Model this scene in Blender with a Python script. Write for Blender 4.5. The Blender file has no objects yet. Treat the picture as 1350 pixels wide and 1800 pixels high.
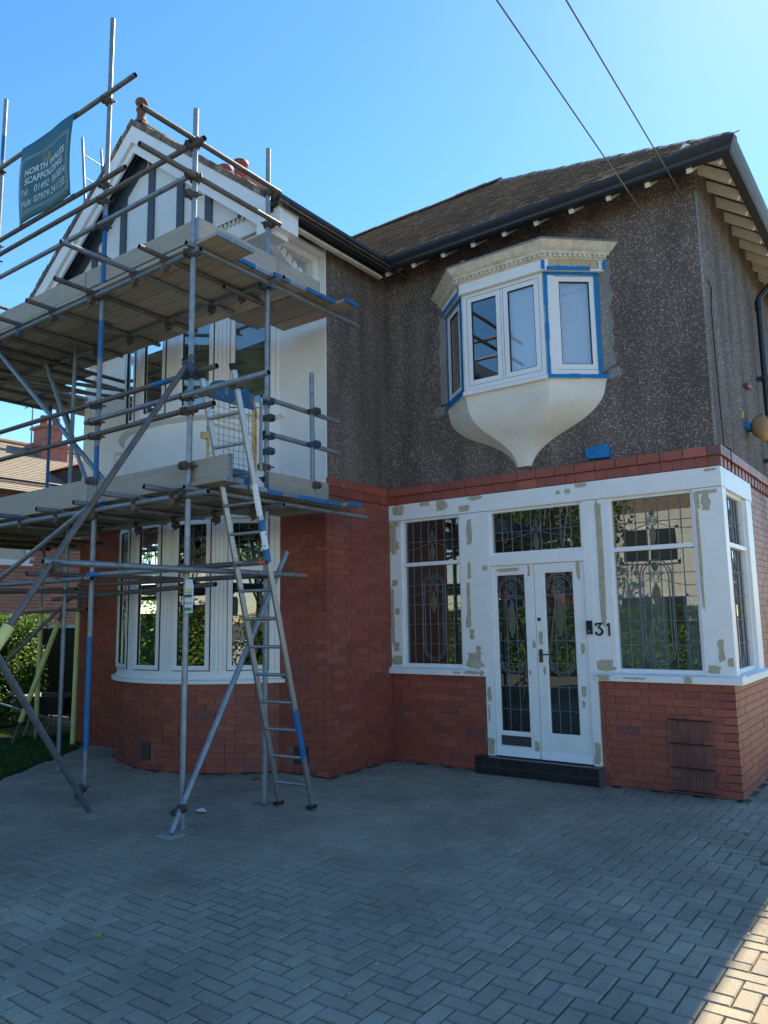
import bpy, math, random
from mathutils import Vector, Matrix
random.seed(7)
R = math.radians
S = bpy.context.scene
COL = S.collection

# ---------------------------------------------------------------- camera
CAM = Vector((1.650, -7.713, 1.70))
cd = bpy.data.cameras.new('camera'); cam = bpy.data.objects.new('camera', cd); COL.objects.link(cam)
fwd = Vector((-0.58494, 0.79909, 0.13860)); rgt = Vector((0.80534, 0.59257, -0.01650)); upv = rgt.cross(fwd)
cam.matrix_world = Matrix(((rgt.x, upv.x, -fwd.x, CAM.x), (rgt.y, upv.y, -fwd.y, CAM.y), (rgt.z, upv.z, -fwd.z, CAM.z), (0, 0, 0, 1)))
cd.sensor_fit = 'VERTICAL'; cd.sensor_height = 36.0; cd.lens = 36.0 * 1333.94 / 1800.0
cd.clip_start = 0.05; cd.clip_end = 3000
S.camera = cam
# ---------------------------------------------------------------- sky, sun, exposure
SUN = Vector((-0.0205, 0.7193, 0.6947)).normalized()
w = bpy.data.worlds.new('World'); S.world = w; w.use_nodes = True
nt = w.node_tree; bg = nt.nodes['Background']
sky = nt.nodes.new('ShaderNodeTexSky'); sky.sky_type = 'NISHITA'; sky.sun_disc = False
sky.sun_elevation = math.asin(SUN.z); sky.sun_rotation = math.atan2(SUN.x, SUN.y)
sky.altitude = 0; sky.air_density = 1.0; sky.dust_density = 0.1; sky.ozone_density = 2.2
hsv = nt.nodes.new('ShaderNodeHueSaturation'); hsv.inputs['Saturation'].default_value = 1.26; hsv.inputs['Hue'].default_value = 0.498
nt.links.new(sky.outputs[0], hsv.inputs['Color']); nt.links.new(hsv.outputs[0], bg.inputs[0]); bg.inputs[1].default_value = 0.084
sl = bpy.data.lights.new('sun', 'SUN'); so = bpy.data.objects.new('sun', sl); COL.objects.link(so)
sl.energy = 3.7; sl.angle = R(0.5); sl.color = (1.0, 0.91, 0.70)
so.rotation_euler = SUN.to_track_quat('Z', 'Y').to_euler()
vs = S.view_settings; vs.view_transform = 'Standard'; vs.look = 'None'; vs.gamma = 1.0; vs.exposure = 1.72; vs.use_curve_mapping = False
S.cycles.max_bounces = 8; S.cycles.transparent_max_bounces = 12

# ---------------------------------------------------------------- materials
M = {}
def mat(name, col, col2=None, rough=0.6, metal=0.0, scale=6.0, lo=0.35, hi=0.7, bump=0.0, bscale=80.0, spec=0.4, rnd=0.0, detail=6.0, stretch=(1, 1, 1), big=0.0, bigscale=0.9, bigstretch=(1, 1, 1)):
    m = bpy.data.materials.new(name); m.use_nodes = True; n = m.node_tree.nodes; l = m.node_tree.links
    b = n['Principled BSDF']; b.inputs['Roughness'].default_value = rough; b.inputs['Metallic'].default_value = metal
    b.inputs['Specular IOR Level'].default_value = spec
    g = n.new('ShaderNodeNewGeometry'); mp = n.new('ShaderNodeMapping'); mp.inputs['Scale'].default_value = stretch
    l.new(g.outputs['Position'], mp.inputs[0])
    tx = n.new('ShaderNodeTexNoise'); tx.inputs['Scale'].default_value = scale; tx.inputs['Detail'].default_value = detail; tx.inputs['Roughness'].default_value = 0.65
    l.new(mp.outputs[0], tx.inputs['Vector'])
    rp = n.new('ShaderNodeValToRGB'); rp.color_ramp.elements[0].position = lo; rp.color_ramp.elements[1].position = hi
    c2 = col2 or tuple(c * 0.8 for c in col)
    rp.color_ramp.elements[0].color = (*col, 1); rp.color_ramp.elements[1].color = (*c2, 1)
    l.new(tx.outputs['Fac'], rp.inputs[0]); out = rp.outputs[0]
    if rnd:
        oi = n.new('ShaderNodeObjectInfo'); mr = n.new('ShaderNodeMapRange'); mr.inputs[3].default_value = 1 - rnd; mr.inputs[4].default_value = 1 + rnd
        l.new(oi.outputs['Random'], mr.inputs[0])
        hs = n.new('ShaderNodeHueSaturation'); l.new(mr.outputs[0], hs.inputs['Value']); l.new(out, hs.inputs['Color']); out = hs.outputs[0]
    if big:     # broad stains and weathering
        mp3 = n.new('ShaderNodeMapping'); mp3.inputs['Scale'].default_value = bigstretch; l.new(g.outputs['Position'], mp3.inputs[0])
        t3 = n.new('ShaderNodeTexNoise'); t3.inputs['Scale'].default_value = bigscale; t3.inputs['Detail'].default_value = 7; t3.inputs['Roughness'].default_value = 0.62; l.new(mp3.outputs[0], t3.inputs['Vector'])
        m3 = n.new('ShaderNodeMapRange'); m3.inputs[1].default_value = 0.32; m3.inputs[2].default_value = 0.68; m3.inputs[3].default_value = 1 - big; m3.inputs[4].default_value = 1 + big * .5; l.new(t3.outputs['Fac'], m3.inputs[0])
        h3 = n.new('ShaderNodeHueSaturation'); l.new(m3.outputs[0], h3.inputs['Value']); l.new(out, h3.inputs['Color']); out = h3.outputs[0]
    l.new(out, b.inputs['Base Color'])
    if bump:
        t2 = n.new('ShaderNodeTexNoise'); t2.inputs['Scale'].default_value = bscale; t2.inputs['Detail'].default_value = 4
        l.new(mp.outputs[0], t2.inputs['Vector'])
        bp = n.new('ShaderNodeBump'); bp.inputs['Strength'].default_value = bump; bp.inputs['Distance'].default_value = 0.01
        l.new(t2.outputs['Fac'], bp.inputs['Height']); l.new(bp.outputs[0], b.inputs['Normal'])
    M[name] = m
    return m

def pebble(name, dark, mid, light, scale=42.0, amount=0.80):
    m = bpy.data.materials.new(name); m.use_nodes = True; n = m.node_tree.nodes; l = m.node_tree.links
    b = n['Principled BSDF']; b.inputs['Roughness'].default_value = 0.85; b.inputs['Specular IOR Level'].default_value = 0.25
    g = n.new('ShaderNodeNewGeometry')
    v = n.new('ShaderNodeTexVoronoi'); v.inputs['Scale'].default_value = scale; l.new(g.outputs['Position'], v.inputs['Vector'])
    sp = n.new('ShaderNodeSeparateColor'); l.new(v.outputs['Color'], sp.inputs[0])
    rp = n.new('ShaderNodeValToRGB'); e = rp.color_ramp.elements
    e[0].position = 0.0; e[0].color = (*dark, 1); e[1].position = 1.0; e[1].color = (*light, 1)
    for p, c in ((0.45, dark), (0.55, mid), (amount, mid), (amount + 0.1, light)):
        x = e.new(p); x.color = (*c, 1)
    nz = n.new('ShaderNodeTexNoise'); nz.inputs['Scale'].default_value = 1.3; nz.inputs['Detail'].default_value = 5; l.new(g.outputs['Position'], nz.inputs['Vector'])
    ad = n.new('ShaderNodeMath'); ad.operation = 'MULTIPLY_ADD'; ad.inputs[1].default_value = 0.5; l.new(nz.outputs['Fac'], ad.inputs[0])
    sb = n.new('ShaderNodeMath'); sb.operation = 'SUBTRACT'; sb.inputs[1].default_value = 0.25; l.new(ad.outputs[0], sb.inputs[0])
    l.new(sp.outputs[0], ad.inputs[2]); l.new(sb.outputs[0], rp.inputs[0])
    # crevices between chips keep the dark bedding colour
    dr = n.new('ShaderNodeValToRGB'); dr.color_ramp.elements[0].position = 0.35; dr.color_ramp.elements[1].position = 0.6
    dr.color_ramp.elements[0].color = (0, 0, 0, 1); l.new(v.outputs['Distance'], dr.inputs[0])
    mx = n.new('ShaderNodeMix'); mx.data_type = 'RGBA'; l.new(dr.outputs[0], mx.inputs[0]); l.new(rp.outputs[0], mx.inputs[6]); mx.inputs[7].default_value = (*dark, 1)
    mp3 = n.new('ShaderNodeMapping'); mp3.inputs['Scale'].default_value = (2.2, 2.2, .45); l.new(g.outputs['Position'], mp3.inputs[0])
    t3 = n.new('ShaderNodeTexNoise'); t3.inputs['Scale'].default_value = 1.5; t3.inputs['Detail'].default_value = 8; l.new(mp3.outputs[0], t3.inputs['Vector'])
    m3 = n.new('ShaderNodeMapRange'); m3.inputs[1].default_value = .35; m3.inputs[2].default_value = .65; m3.inputs[3].default_value = .68; m3.inputs[4].default_value = 1.1; l.new(t3.outputs['Fac'], m3.inputs[0])
    h3 = n.new('ShaderNodeHueSaturation'); l.new(m3.outputs[0], h3.inputs['Value']); l.new(mx.outputs[2], h3.inputs['Color'])
    l.new(h3.outputs[0], b.inputs['Base Color'])
    bp = n.new('ShaderNodeBump'); bp.invert = True; bp.inputs['Strength'].default_value = 0.9; bp.inputs['Distance'].default_value = 0.012
    l.new(v.outputs['Distance'], bp.inputs['Height']); l.new(bp.outputs[0], b.inputs['Normal'])
    M[name] = m

def glass(name, tint=(0.75, 0.8, 0.8), base=0.10):
    m = bpy.data.materials.new(name); m.use_nodes = True; n = m.node_tree.nodes; l = m.node_tree.links
    n.remove(n['Principled BSDF']); o = n['Material Output']
    tr = n.new('ShaderNodeBsdfTransparent'); tr.inputs[0].default_value = (*tint, 1)
    gl = n.new('ShaderNodeBsdfGlossy'); gl.inputs['Roughness'].default_value = 0.0; gl.inputs[0].default_value = (1, 1, 1, 1)
    g = n.new('ShaderNodeNewGeometry'); nz = n.new('ShaderNodeTexNoise'); nz.inputs['Scale'].default_value = 1.6; l.new(g.outputs['Position'], nz.inputs['Vector'])
    bp = n.new('ShaderNodeBump'); bp.inputs['Strength'].default_value = 0.05; bp.inputs['Distance'].default_value = 0.01; l.new(nz.outputs['Fac'], bp.inputs['Height']); l.new(bp.outputs[0], gl.inputs['Normal'])
    fr = n.new('ShaderNodeFresnel'); fr.inputs[0].default_value = 1.5
    ad = n.new('ShaderNodeMath'); ad.operation = 'ADD'; ad.use_clamp = True; ad.inputs[1].default_value = base; l.new(fr.outputs[0], ad.inputs[0])
    mx = n.new('ShaderNodeMixShader'); l.new(ad.outputs[0], mx.inputs[0]); l.new(tr.outputs[0], mx.inputs[1]); l.new(gl.outputs[0], mx.inputs[2])
    l.new(mx.outputs[0], o.inputs[0]); M[name] = m

BR = [('brick_a', (0.365, 0.088, 0.056), (0.30, 0.072, 0.048)), ('brick_b', (0.325, 0.078, 0.052), (0.265, 0.064, 0.046)), ('brick_c', (0.395, 0.105, 0.064), (0.33, 0.087, 0.055)),
      ('brick_d', (0.275, 0.073, 0.056), (0.225, 0.062, 0.05)), ('brick_e', (0.185, 0.076, 0.078), (0.22, 0.07, 0.064))]
for nm, a, b_ in BR: mat(nm, a, b_, rough=0.45, scale=14, bump=0.35, bscale=110, rnd=0.08, spec=0.5, big=0.2, bigscale=1.6)
BRN = [b_[0] for b_ in BR]; BRW = [6, 4.5, 2.2, 1.2, 0.25]
mat('mortar', (0.25, 0.09, 0.065), (0.33, 0.16, 0.12), rough=0.95, scale=14, bump=0.4, bscale=120)
PV = [('paver_a', (0.33, 0.268, 0.20), (0.43, 0.355, 0.272)), ('paver_b', (0.35, 0.285, 0.213), (0.45, 0.372, 0.285)), ('paver_c', (0.31, 0.254, 0.193), (0.405, 0.337, 0.262)), ('paver_d', (0.345, 0.268, 0.198), (0.435, 0.345, 0.262))]
for nm, a, b_ in PV: mat(nm, a, b_, rough=0.9, scale=130, lo=0.44, hi=0.60, bump=0.7, bscale=220, rnd=0.07, big=0.30, bigscale=1.1, spec=0.25, detail=8)
PVN = [p[0] for p in PV]; PVW = [4, 3, 2, 1.5]
mat('joint_sand', (0.10, 0.105, 0.052), (0.17, 0.155, 0.10), rough=1, scale=5, bump=0.5)
mat('ground_soil', (0.13, 0.12, 0.10), (0.16, 0.15, 0.12), rough=1, scale=0.6, bump=0.3)
pebble('pebbledash', (0.15, 0.117, 0.10), (0.25, 0.197, 0.168), (0.48, 0.42, 0.37), 66.0, 0.75)
pebble('new_mortar', (0.27, 0.255, 0.235), (0.34, 0.325, 0.30), (0.46, 0.44, 0.41), 50.0)
mat('white_render', (0.87, 0.865, 0.85), (0.81, 0.805, 0.79), rough=0.9, scale=3, bump=0.6, bscale=55, spec=0.2)
mat('white_paint', (0.85, 0.85, 0.845), (0.78, 0.78, 0.77), rough=0.4, scale=5, bump=0.1, bscale=30)
mat('old_paint', (0.72, 0.67, 0.55), (0.50, 0.44, 0.33), rough=0.7, scale=13, lo=0.42, hi=0.72, bump=0.4, bscale=70)
mat('corbel_render', (0.78, 0.755, 0.69), (0.66, 0.63, 0.56), rough=0.8, scale=3.5, lo=0.4, hi=0.75, bump=0.3, bscale=90)
mat('eaves_paint', (0.80, 0.77, 0.70), (0.68, 0.64, 0.55), rough=0.7, scale=9, lo=0.45, hi=0.75)
mat('upvc', (0.83, 0.83, 0.83), (0.78, 0.78, 0.78), rough=0.28, scale=2, spec=0.5)
mat('filler', (0.43, 0.36, 0.25), (0.54, 0.47, 0.35), rough=0.9, scale=22, bump=0.3, bscale=90)
n_ = M['filler'].node_tree.nodes; l_ = M['filler'].node_tree.links; g_ = n_.new('ShaderNodeNewGeometry'); mp_ = n_.new('ShaderNodeMapping'); mp_.inputs['Scale'].default_value = (1, 1, .35); l_.new(g_.outputs['Position'], mp_.inputs[0])
nz_ = n_.new('ShaderNodeTexNoise'); nz_.inputs['Scale'].default_value = 38; nz_.inputs['Detail'].default_value = 6; l_.new(mp_.outputs[0], nz_.inputs['Vector'])
mr_ = n_.new('ShaderNodeMapRange'); mr_.inputs[1].default_value = .30; mr_.inputs[2].default_value = .44; mr_.inputs[3].default_value = 0.45; l_.new(nz_.outputs['Fac'], mr_.inputs[0]); l_.new(mr_.outputs[0], n_['Principled BSDF'].inputs['Alpha'])
mat('cable_grey', (0.16, 0.165, 0.17), rough=0.95, spec=0.1)
mat('seal', (0.015, 0.015, 0.017), rough=0.6)
mat('timber_blue', (0.06, 0.078, 0.105), (0.08, 0.098, 0.125), rough=0.5, scale=10)
mat('gutter_black', (0.014, 0.017, 0.022), (0.02, 0.023, 0.03), rough=0.42, scale=4, spec=0.5)
mat('soffit_dark', (0.05, 0.048, 0.048), (0.075, 0.07, 0.065), rough=0.8, scale=7)
RT = [('tile_a', (0.17, 0.125, 0.10), (0.38, 0.31, 0.23)), ('tile_b', (0.12, 0.095, 0.083), (0.25, 0.20, 0.16)), ('tile_c', (0.23, 0.155, 0.11), (0.55, 0.48, 0.35))]
for nm, a, b_ in RT: mat(nm, a, b_, rough=0.85, scale=24, lo=0.52, hi=0.66, bump=0.6, bscale=50)
mat('lichen_mortar', (0.20, 0.165, 0.12), (0.07, 0.06, 0.05), rough=0.95, scale=16, bump=0.7, bscale=40)
mat('terracotta', (0.22, 0.10, 0.055), (0.09, 0.05, 0.035), rough=0.8, scale=12, bump=0.3)
mat('red_pot', (0.30, 0.062, 0.04), (0.2, 0.045, 0.03), rough=0.6, scale=9)
mat('galv', (0.27, 0.305, 0.345), (0.175, 0.195, 0.215), rough=0.45, metal=0.45, scale=13, bump=0.15, bscale=60, spec=0.5, rnd=0.18)
mat('rusty_tube', (0.18, 0.165, 0.155), (0.125, 0.10, 0.085), rough=0.55, metal=0.4, scale=9, bump=0.2, bscale=70, rnd=0.2)
mat('blue_paint', (0.012, 0.125, 0.33), (0.04, 0.16, 0.34), rough=0.5, scale=14, lo=0.45, hi=0.75, bump=0.1)
mat('red_paint', (0.55, 0.09, 0.03), (0.45, 0.12, 0.06), rough=0.6, scale=20)
mat('coupler', (0.13, 0.115, 0.105), (0.10, 0.062, 0.042), rough=0.6, metal=0.45, scale=22, bump=0.3, rnd=0.2)
mat('coupler_blue', (0.03, 0.11, 0.23), (0.09, 0.07, 0.06), rough=0.6, metal=0.2, scale=20)
mat('tube_bore', (0.02, 0.018, 0.017), rough=0.9)
mat('board', (0.38, 0.33, 0.25), (0.27, 0.235, 0.18), rough=0.85, scale=3.2, lo=0.3, hi=0.7, bump=0.35, bscale=16, rnd=0.32, stretch=(0.6, 6, 6))
mat('board_y', (0.38, 0.33, 0.25), (0.27, 0.235, 0.18), rough=0.85, scale=3.2, lo=0.3, hi=0.7, bump=0.35, bscale=16, rnd=0.32, stretch=(6, 0.6, 6))
mat('toe_board', (0.40, 0.37, 0.32), (0.30, 0.275, 0.235), rough=0.85, scale=5, lo=0.3, hi=0.75, bump=0.3, bscale=18, rnd=0.1, stretch=(0.8, 0.8, 6))
mat('foam_yellow', (0.68, 0.66, 0.26), (0.58, 0.56, 0.20), rough=0.8, scale=6)
mat('alu', (0.42, 0.43, 0.44), (0.34, 0.35, 0.36), rough=0.36, metal=0.85, scale=14)
mat('rubber', (0.02, 0.02, 0.02), rough=0.8)
mat('sticker', (0.75, 0.76, 0.78), (0.2, 0.26, 0.4), rough=0.5, scale=30, lo=0.58, hi=0.62)
mat('gate_yellow', (0.60, 0.43, 0.17), (0.33, 0.18, 0.08), rough=0.7, scale=20, lo=0.5, hi=0.62)
mat('gate_blue', (0.02, 0.09, 0.19), (0.2, 0.19, 0.15), rough=0.7, scale=14, lo=0.55, hi=0.62)
mat('wire', (0.11, 0.10, 0.095), rough=0.6, metal=0.4)
mat('banner', (0.025, 0.115, 0.15), (0.035, 0.13, 0.165), rough=0.55, scale=3)
mat('banner_text', (0.62, 0.68, 0.68), (0.55, 0.6, 0.6), rough=0.6)
mat('gold', (0.42, 0.34, 0.13), rough=0.6)
mat('tape', (0.0, 0.19, 0.47), (0.0, 0.16, 0.42), rough=0.55, scale=8)
mat('lead', (0.17, 0.178, 0.195), (0.22, 0.23, 0.245), rough=0.5, metal=0.25, scale=30)
mat('black_tile', (0.014, 0.015, 0.018), (0.022, 0.023, 0.026), rough=0.3, scale=8, spec=0.5, rnd=0.2)
mat('grout', (0.12, 0.12, 0.12), rough=0.9)
mat('black_metal', (0.016, 0.016, 0.018), rough=0.45, metal=0.3)
mat('bronze', (0.10, 0.085, 0.065), rough=0.4, metal=0.7)
mat('paper_bag', (0.48, 0.30, 0.14), (0.38, 0.23, 0.11), rough=0.85, scale=12, bump=0.6, bscale=25)
mat('tape_yellow', (0.7, 0.5, 0.06), rough=0.5)
mat('red_clip', (0.25, 0.05, 0.05), rough=0.5)
mat('hood_white', (0.74, 0.76, 0.78), rough=0.4)
mat('room', (0.32, 0.30, 0.26), (0.28, 0.26, 0.23), rough=0.9)
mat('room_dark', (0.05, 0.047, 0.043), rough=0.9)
mat('blind_cream', (0.62, 0.61, 0.47), (0.58, 0.57, 0.44), rough=0.9, scale=2)
mat('blind_white', (0.72, 0.76, 0.80), (0.68, 0.72, 0.76), rough=0.9, scale=2)
mat('stain_green', (0.03, 0.12, 0.06), rough=0.3)
mat('stain_purple', (0.14, 0.06, 0.13), rough=0.3)
mat('stain_olive', (0.14, 0.14, 0.07), rough=0.3)
mat('neighbour_brick', (0.40, 0.17, 0.12), (0.29, 0.115, 0.085), rough=0.8, scale=11, rnd=0.2)
mat('neighbour_joint', (0.60, 0.53, 0.44), rough=0.95)
mat('neighbour_tile', (0.33, 0.27, 0.20), (0.22, 0.175, 0.13), rough=0.85, scale=7, bump=0.3)
mat('fence_black', (0.018, 0.017, 0.018), (0.028, 0.026, 0.026), rough=0.7, scale=6)
mat('barrow', (0.03, 0.028, 0.028), (0.06, 0.045, 0.04), rough=0.6, metal=0.3, scale=9)
mat('leaf_a', (0.12, 0.235, 0.03), (0.085, 0.17, 0.024), rough=0.5, scale=4, spec=0.4)
mat('leaf_b', (0.22, 0.34, 0.045), (0.16, 0.27, 0.035), rough=0.5, scale=4, spec=0.4)
mat('leaf_c', (0.045, 0.10, 0.022), (0.03, 0.07, 0.018), rough=0.5, scale=4, spec=0.4)
mat('leaf_yellow', (0.5, 0.42, 0.05), rough=0.7)
mat('leaf_dry', (0.12, 0.09, 0.06), rough=0.9)
mat('bark', (0.09, 0.07, 0.05), (0.06, 0.045, 0.035), rough=0.95, scale=12, bump=0.6)
mat('grass', (0.05, 0.085, 0.02), (0.035, 0.06, 0.016), rough=0.8, scale=9)
mat('paper', (0.7, 0.7, 0.68), rough=0.9)
mat('tag_green', (0.04, 0.30, 0.10), rough=0.5)
mat('asphalt', (0.05, 0.05, 0.05), (0.07, 0.07, 0.068), rough=0.9, scale=40)
for nm in ('leaf_a', 'leaf_b', 'leaf_c', 'grass'):     # thin leaves let light through
    n = M[nm].node_tree.nodes; l = M[nm].node_tree.links; tb = n.new('ShaderNodeBsdfTranslucent'); mx = n.new('ShaderNodeMixShader'); mx.inputs[0].default_value = 0.5
    src = n['Principled BSDF'].inputs['Base Color'].links[0].from_socket; l.new(src, tb.inputs[0]); l.new(n['Principled BSDF'].outputs[0], mx.inputs[1]); l.new(tb.outputs[0], mx.inputs[2]); l.new(mx.outputs[0], n['Material Output'].inputs[0])
glass('glass', (0.72, 0.76, 0.76), 0.10)
glass('glass_lead', (0.74, 0.78, 0.78), 0.035)
glass('glass_oriel', (0.93, 0.95, 0.97), 0.05)

# ---------------------------------------------------------------- mesh helpers
class MB:
    def __init__(s): s.v = []; s.f = []; s.m = []; s.sm = []
    def add(s, vs, fs, mi=0, smooth=False):
        o = len(s.v); s.v += [tuple(v) for v in vs]
        for f in fs: s.f.append(tuple(o + i for i in f)); s.m.append(mi); s.sm.append(smooth)
        return s
    def box(s, x0, x1, y0, y1, z0, z1, mi=0):
        vs = [(x0, y0, z0), (x1, y0, z0), (x1, y1, z0), (x0, y1, z0), (x0, y0, z1), (x1, y0, z1), (x1, y1, z1), (x0, y1, z1)]
        return s.add(vs, [(0, 3, 2, 1), (4, 5, 6, 7), (0, 1, 5, 4), (1, 2, 6, 5), (2, 3, 7, 6), (3, 0, 4, 7)], mi)
    def obox(s, c, ax, ay, az, mi=0):   # oriented box, half-axis vectors
        c = Vector(c); ax = Vector(ax); ay = Vector(ay); az = Vector(az)
        vs = [c + ax * a + ay * b + az * d for d in (-1, 1) for a, b in ((-1, -1), (1, -1), (1, 1), (-1, 1))]
        return s.add(vs, [(0, 3, 2, 1), (4, 5, 6, 7), (0, 1, 5, 4), (1, 2, 6, 5), (2, 3, 7, 6), (3, 0, 4, 7)], mi)
    def bar(s, p, q, wd, th, up=(0, 0, 1), mi=0):
        p = Vector(p); q = Vector(q); d = q - p; u = Vector(up); sd = d.cross(u).normalized(); u2 = sd.cross(d).normalized()
        return s.obox((p + q) / 2, d / 2, sd * wd / 2, u2 * th / 2, mi)
    def rod(s, p, q, r=0.005, n=6, mi=0, r2=None, caps=True):
        p = Vector(p); q = Vector(q); d = (q - p)
        if d.length < 1e-6: return s
        d.normalize(); a = d.orthogonal().normalized(); b = d.cross(a); r2 = r if r2 is None else r2
        vs = [p + (a * math.cos(t) + b * math.sin(t)) * r for t in [2 * math.pi * i / n for i in range(n)]] + [q + (a * math.cos(t) + b * math.sin(t)) * r2 for t in [2 * math.pi * i / n for i in range(n)]]
        s.add(vs, [(i, (i + 1) % n, n + (i + 1) % n, n + i) for i in range(n)], mi, True)
        if caps: s.add(vs, [tuple(range(n - 1, -1, -1)), tuple(range(n, 2 * n))], mi)
        return s
    def path(s, pts, r=0.005, n=5, mi=0):
        for a, b in zip(pts, pts[1:]): s.rod(a, b, r, n, mi)
        return s
    def prism(s, poly, ev, mi=0, cap=True):   # polygon points + extrusion vector
        ev = Vector(ev); k = len(poly); vs = [Vector(p) for p in poly]; vs += [v + ev for v in vs]
        s.add(vs, [(i, (i + 1) % k, k + (i + 1) % k, k + i) for i in range(k)], mi)
        if cap: s.add(vs, [tuple(range(k - 1, -1, -1)), tuple(range(k, 2 * k))], mi)
        return s
    def sweep(s, prof, path, mi=0, cap=True, smooth=False):   # list of closed rings -> skin
        k = len(prof(0))
        rings = [prof(i) for i in range(path)]
        vs = [p for r_ in rings for p in r_]
        s.add(vs, [(j * k + i, j * k + (i + 1) % k, (j + 1) * k + (i + 1) % k, (j + 1) * k + i) for j in range(path - 1) for i in range(k)], mi, smooth)
        if cap: s.add(vs, [tuple(range(k - 1, -1, -1)), tuple((path - 1) * k + i for i in range(k))], mi)
        return s
    def mesh(s, name, mats):
        me = bpy.data.meshes.new(name); me.from_pydata(s.v, [], s.f)
        for m in ([mats] if isinstance(mats, str) else mats): me.materials.append(M[m])
        me.polygons.foreach_set('material_index', s.m); me.polygons.foreach_set('use_smooth', s.sm)
        me.update(); return me
    def obj(s, name, mats, parent=None, **kw): return put(name, s.mesh(name, mats), parent, **kw)

def put(name, me, parent=None, loc=None, rot=None, scale=None, **kw):
    o = bpy.data.objects.new(name, me); COL.objects.link(o)
    if parent: attach(o, parent)
    if loc is not None: o.location = loc
    if rot is not None: o.rotation_euler = rot
    if scale: o.scale = (scale,) * 3
    for k, v in kw.items(): o[k] = v
    return o
def attach(o, p):
    o.parent = p; o.matrix_parent_inverse = p.matrix_basis.inverted() if p.parent is None else Matrix.Identity(4)
def thing(name, label, cat, loc=(0, 0, 0), group=None):
    o = bpy.data.objects.new(name, None); COL.objects.link(o); o.location = loc; o.empty_display_size = 0.2
    o['label'] = label; o['category'] = cat
    if group: o['group'] = group
    return o
def tag(o, label, cat, group=None):
    o['label'] = label; o['category'] = cat
    if group: o['group'] = group
    return o
def fix(name, me, n=None): return me
def text_mesh(txt, size, ext=0.001, shear=0.0, bold=0.0):
    cu = bpy.data.curves.new('lettering', 'FONT'); cu.body = txt; cu.size = size; cu.extrude = ext; cu.shear = shear; cu.resolution_u = 3; cu.offset = bold
    o = bpy.data.objects.new('lettering', cu); COL.objects.link(o)
    me = bpy.data.meshes.new_from_object(o.evaluated_get(bpy.context.evaluated_depsgraph_get()))
    bpy.data.objects.remove(o); bpy.data.curves.remove(cu); return me
def smoothstep(t): return t * t * (3 - 2 * t)

# ================================================================= GROUND
g = MB(); g.add([(-400, -400, -0.06), (400, -400, -0.06), (400, 400, -0.06), (-400, 400, -0.06)], [(0, 1, 2, 3)])
g.obj('ground', 'ground_soil', kind='structure')
dw = MB().box(-8.6, 4.6, -9.6, 7.0, -0.05, -0.0095).obj('driveway', 'joint_sand', kind='structure')
W = 0.0975; OX, OY = -0.148, -4.653
def in_house(x, y):
    if y > -0.02 and -3.95 < x < 0.02: return True
    if y > -1.24 and -8.8 < x < -3.88: return True
    if (x + 6.1) ** 2 + (y + 0.18) ** 2 < 1.81 ** 2: return True
    return False
def on_lawn(x, y):      # lawn edge runs from (-8.1,-1.6) to (-6.9,-3.3) and beyond
    return x < -8.15 + (-1.55 - y) * 0.70 and y < -1.0
blocks = []
for i in range(-90, 46):
    for j in range(-50, 120):
        r_ = (i + j) % 4
        x0 = OX + i * W; y0 = OY + j * W
        if r_ == 2: cx, cy, ho = x0 + W, y0 + W / 2, True
        elif r_ == 0: cx, cy, ho = x0 + W / 2, y0 + W, False
        else: continue
        if cx > 4.5 or cy > 5.0 or cy < -9.5 or cx < -8.5: continue
        if in_house(cx, cy) or on_lawn(cx, cy): continue
        v = Vector((cx, cy, 0)) - CAM; dz = v.dot(fwd)
        vis = dz > 1 and abs(v.dot(rgt)) / dz < 0.51 and -0.68 < v.dot(upv) / dz < 0.2
        if not vis and (cy > 1.5 or cx < -8): continue
        blocks.append((dz if vis else 99 + v.length, cx, cy, ho))
blocks.sort()
def block_verts(cx, cy, ho, dz, tx, ty):
    g_ = 0.0042; hx, hy = (W - g_, W / 2 - g_) if ho else (W / 2 - g_, W - g_); c = 0.006
    def zz(x, y): return dz + tx * x + ty * y
    b = [(-hx, -hy), (hx, -hy), (hx, hy), (-hx, hy)]; t = [(-hx + c, -hy + c), (hx - c, -hy + c), (hx - c, hy - c), (-hx + c, hy - c)]
    vs = [(cx + x, cy + y, -0.05) for x, y in b] + [(cx + x, cy + y, zz(x, y) - 0.006) for x, y in b] + [(cx + x, cy + y, zz(x, y)) for x, y in t]
    fs = [(i, (i + 1) % 4, 4 + (i + 1) % 4, 4 + i) for i in range(4)] + [(4 + i, 4 + (i + 1) % 4, 8 + (i + 1) % 4, 8 + i) for i in range(4)] + [(8, 9, 10, 11)]
    return vs, fs
cache = {}; rest = MB()
for k, (dz, cx, cy, ho) in enumerate(blocks):
    mi = random.choices(range(4), PVW)[0]; h = random.gauss(0, 0.0016) + .006 * math.sin(cx * 1.3 + 1) * math.sin(cy * 1.1); tx, ty = random.gauss(0, .006), random.gauss(0, .006)
    if k < 300:
        key = (ho, mi)
        if key not in cache: mb = MB(); mb.add(*block_verts(0, 0, ho, 0, 0, 0)); cache[key] = mb.mesh('paving_block', PVN[mi])
        put('paving_block', cache[key], dw, loc=(cx, cy, h), rot=(ty * .6, -tx * .6, random.uniform(-.008, .008)))
    else: rest.add(*block_verts(cx, cy, ho, h, tx, ty), mi)
rest.obj('paving', PVN, dw, kind='stuff')

# ================================================================= HOUSE
house = thing('house', 'two storey brick and pebbledash house with white porch, oriel window and scaffolded gable', 'house', (-4, 2, 0))
BCX, BCY, BR_ = -6.1, -0.18, 1.80; BA = 54.6       # bow window cylinder
def bow(a, r): a = R(a); return (BCX + r * math.sin(a), BCY - r * math.cos(a))

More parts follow.
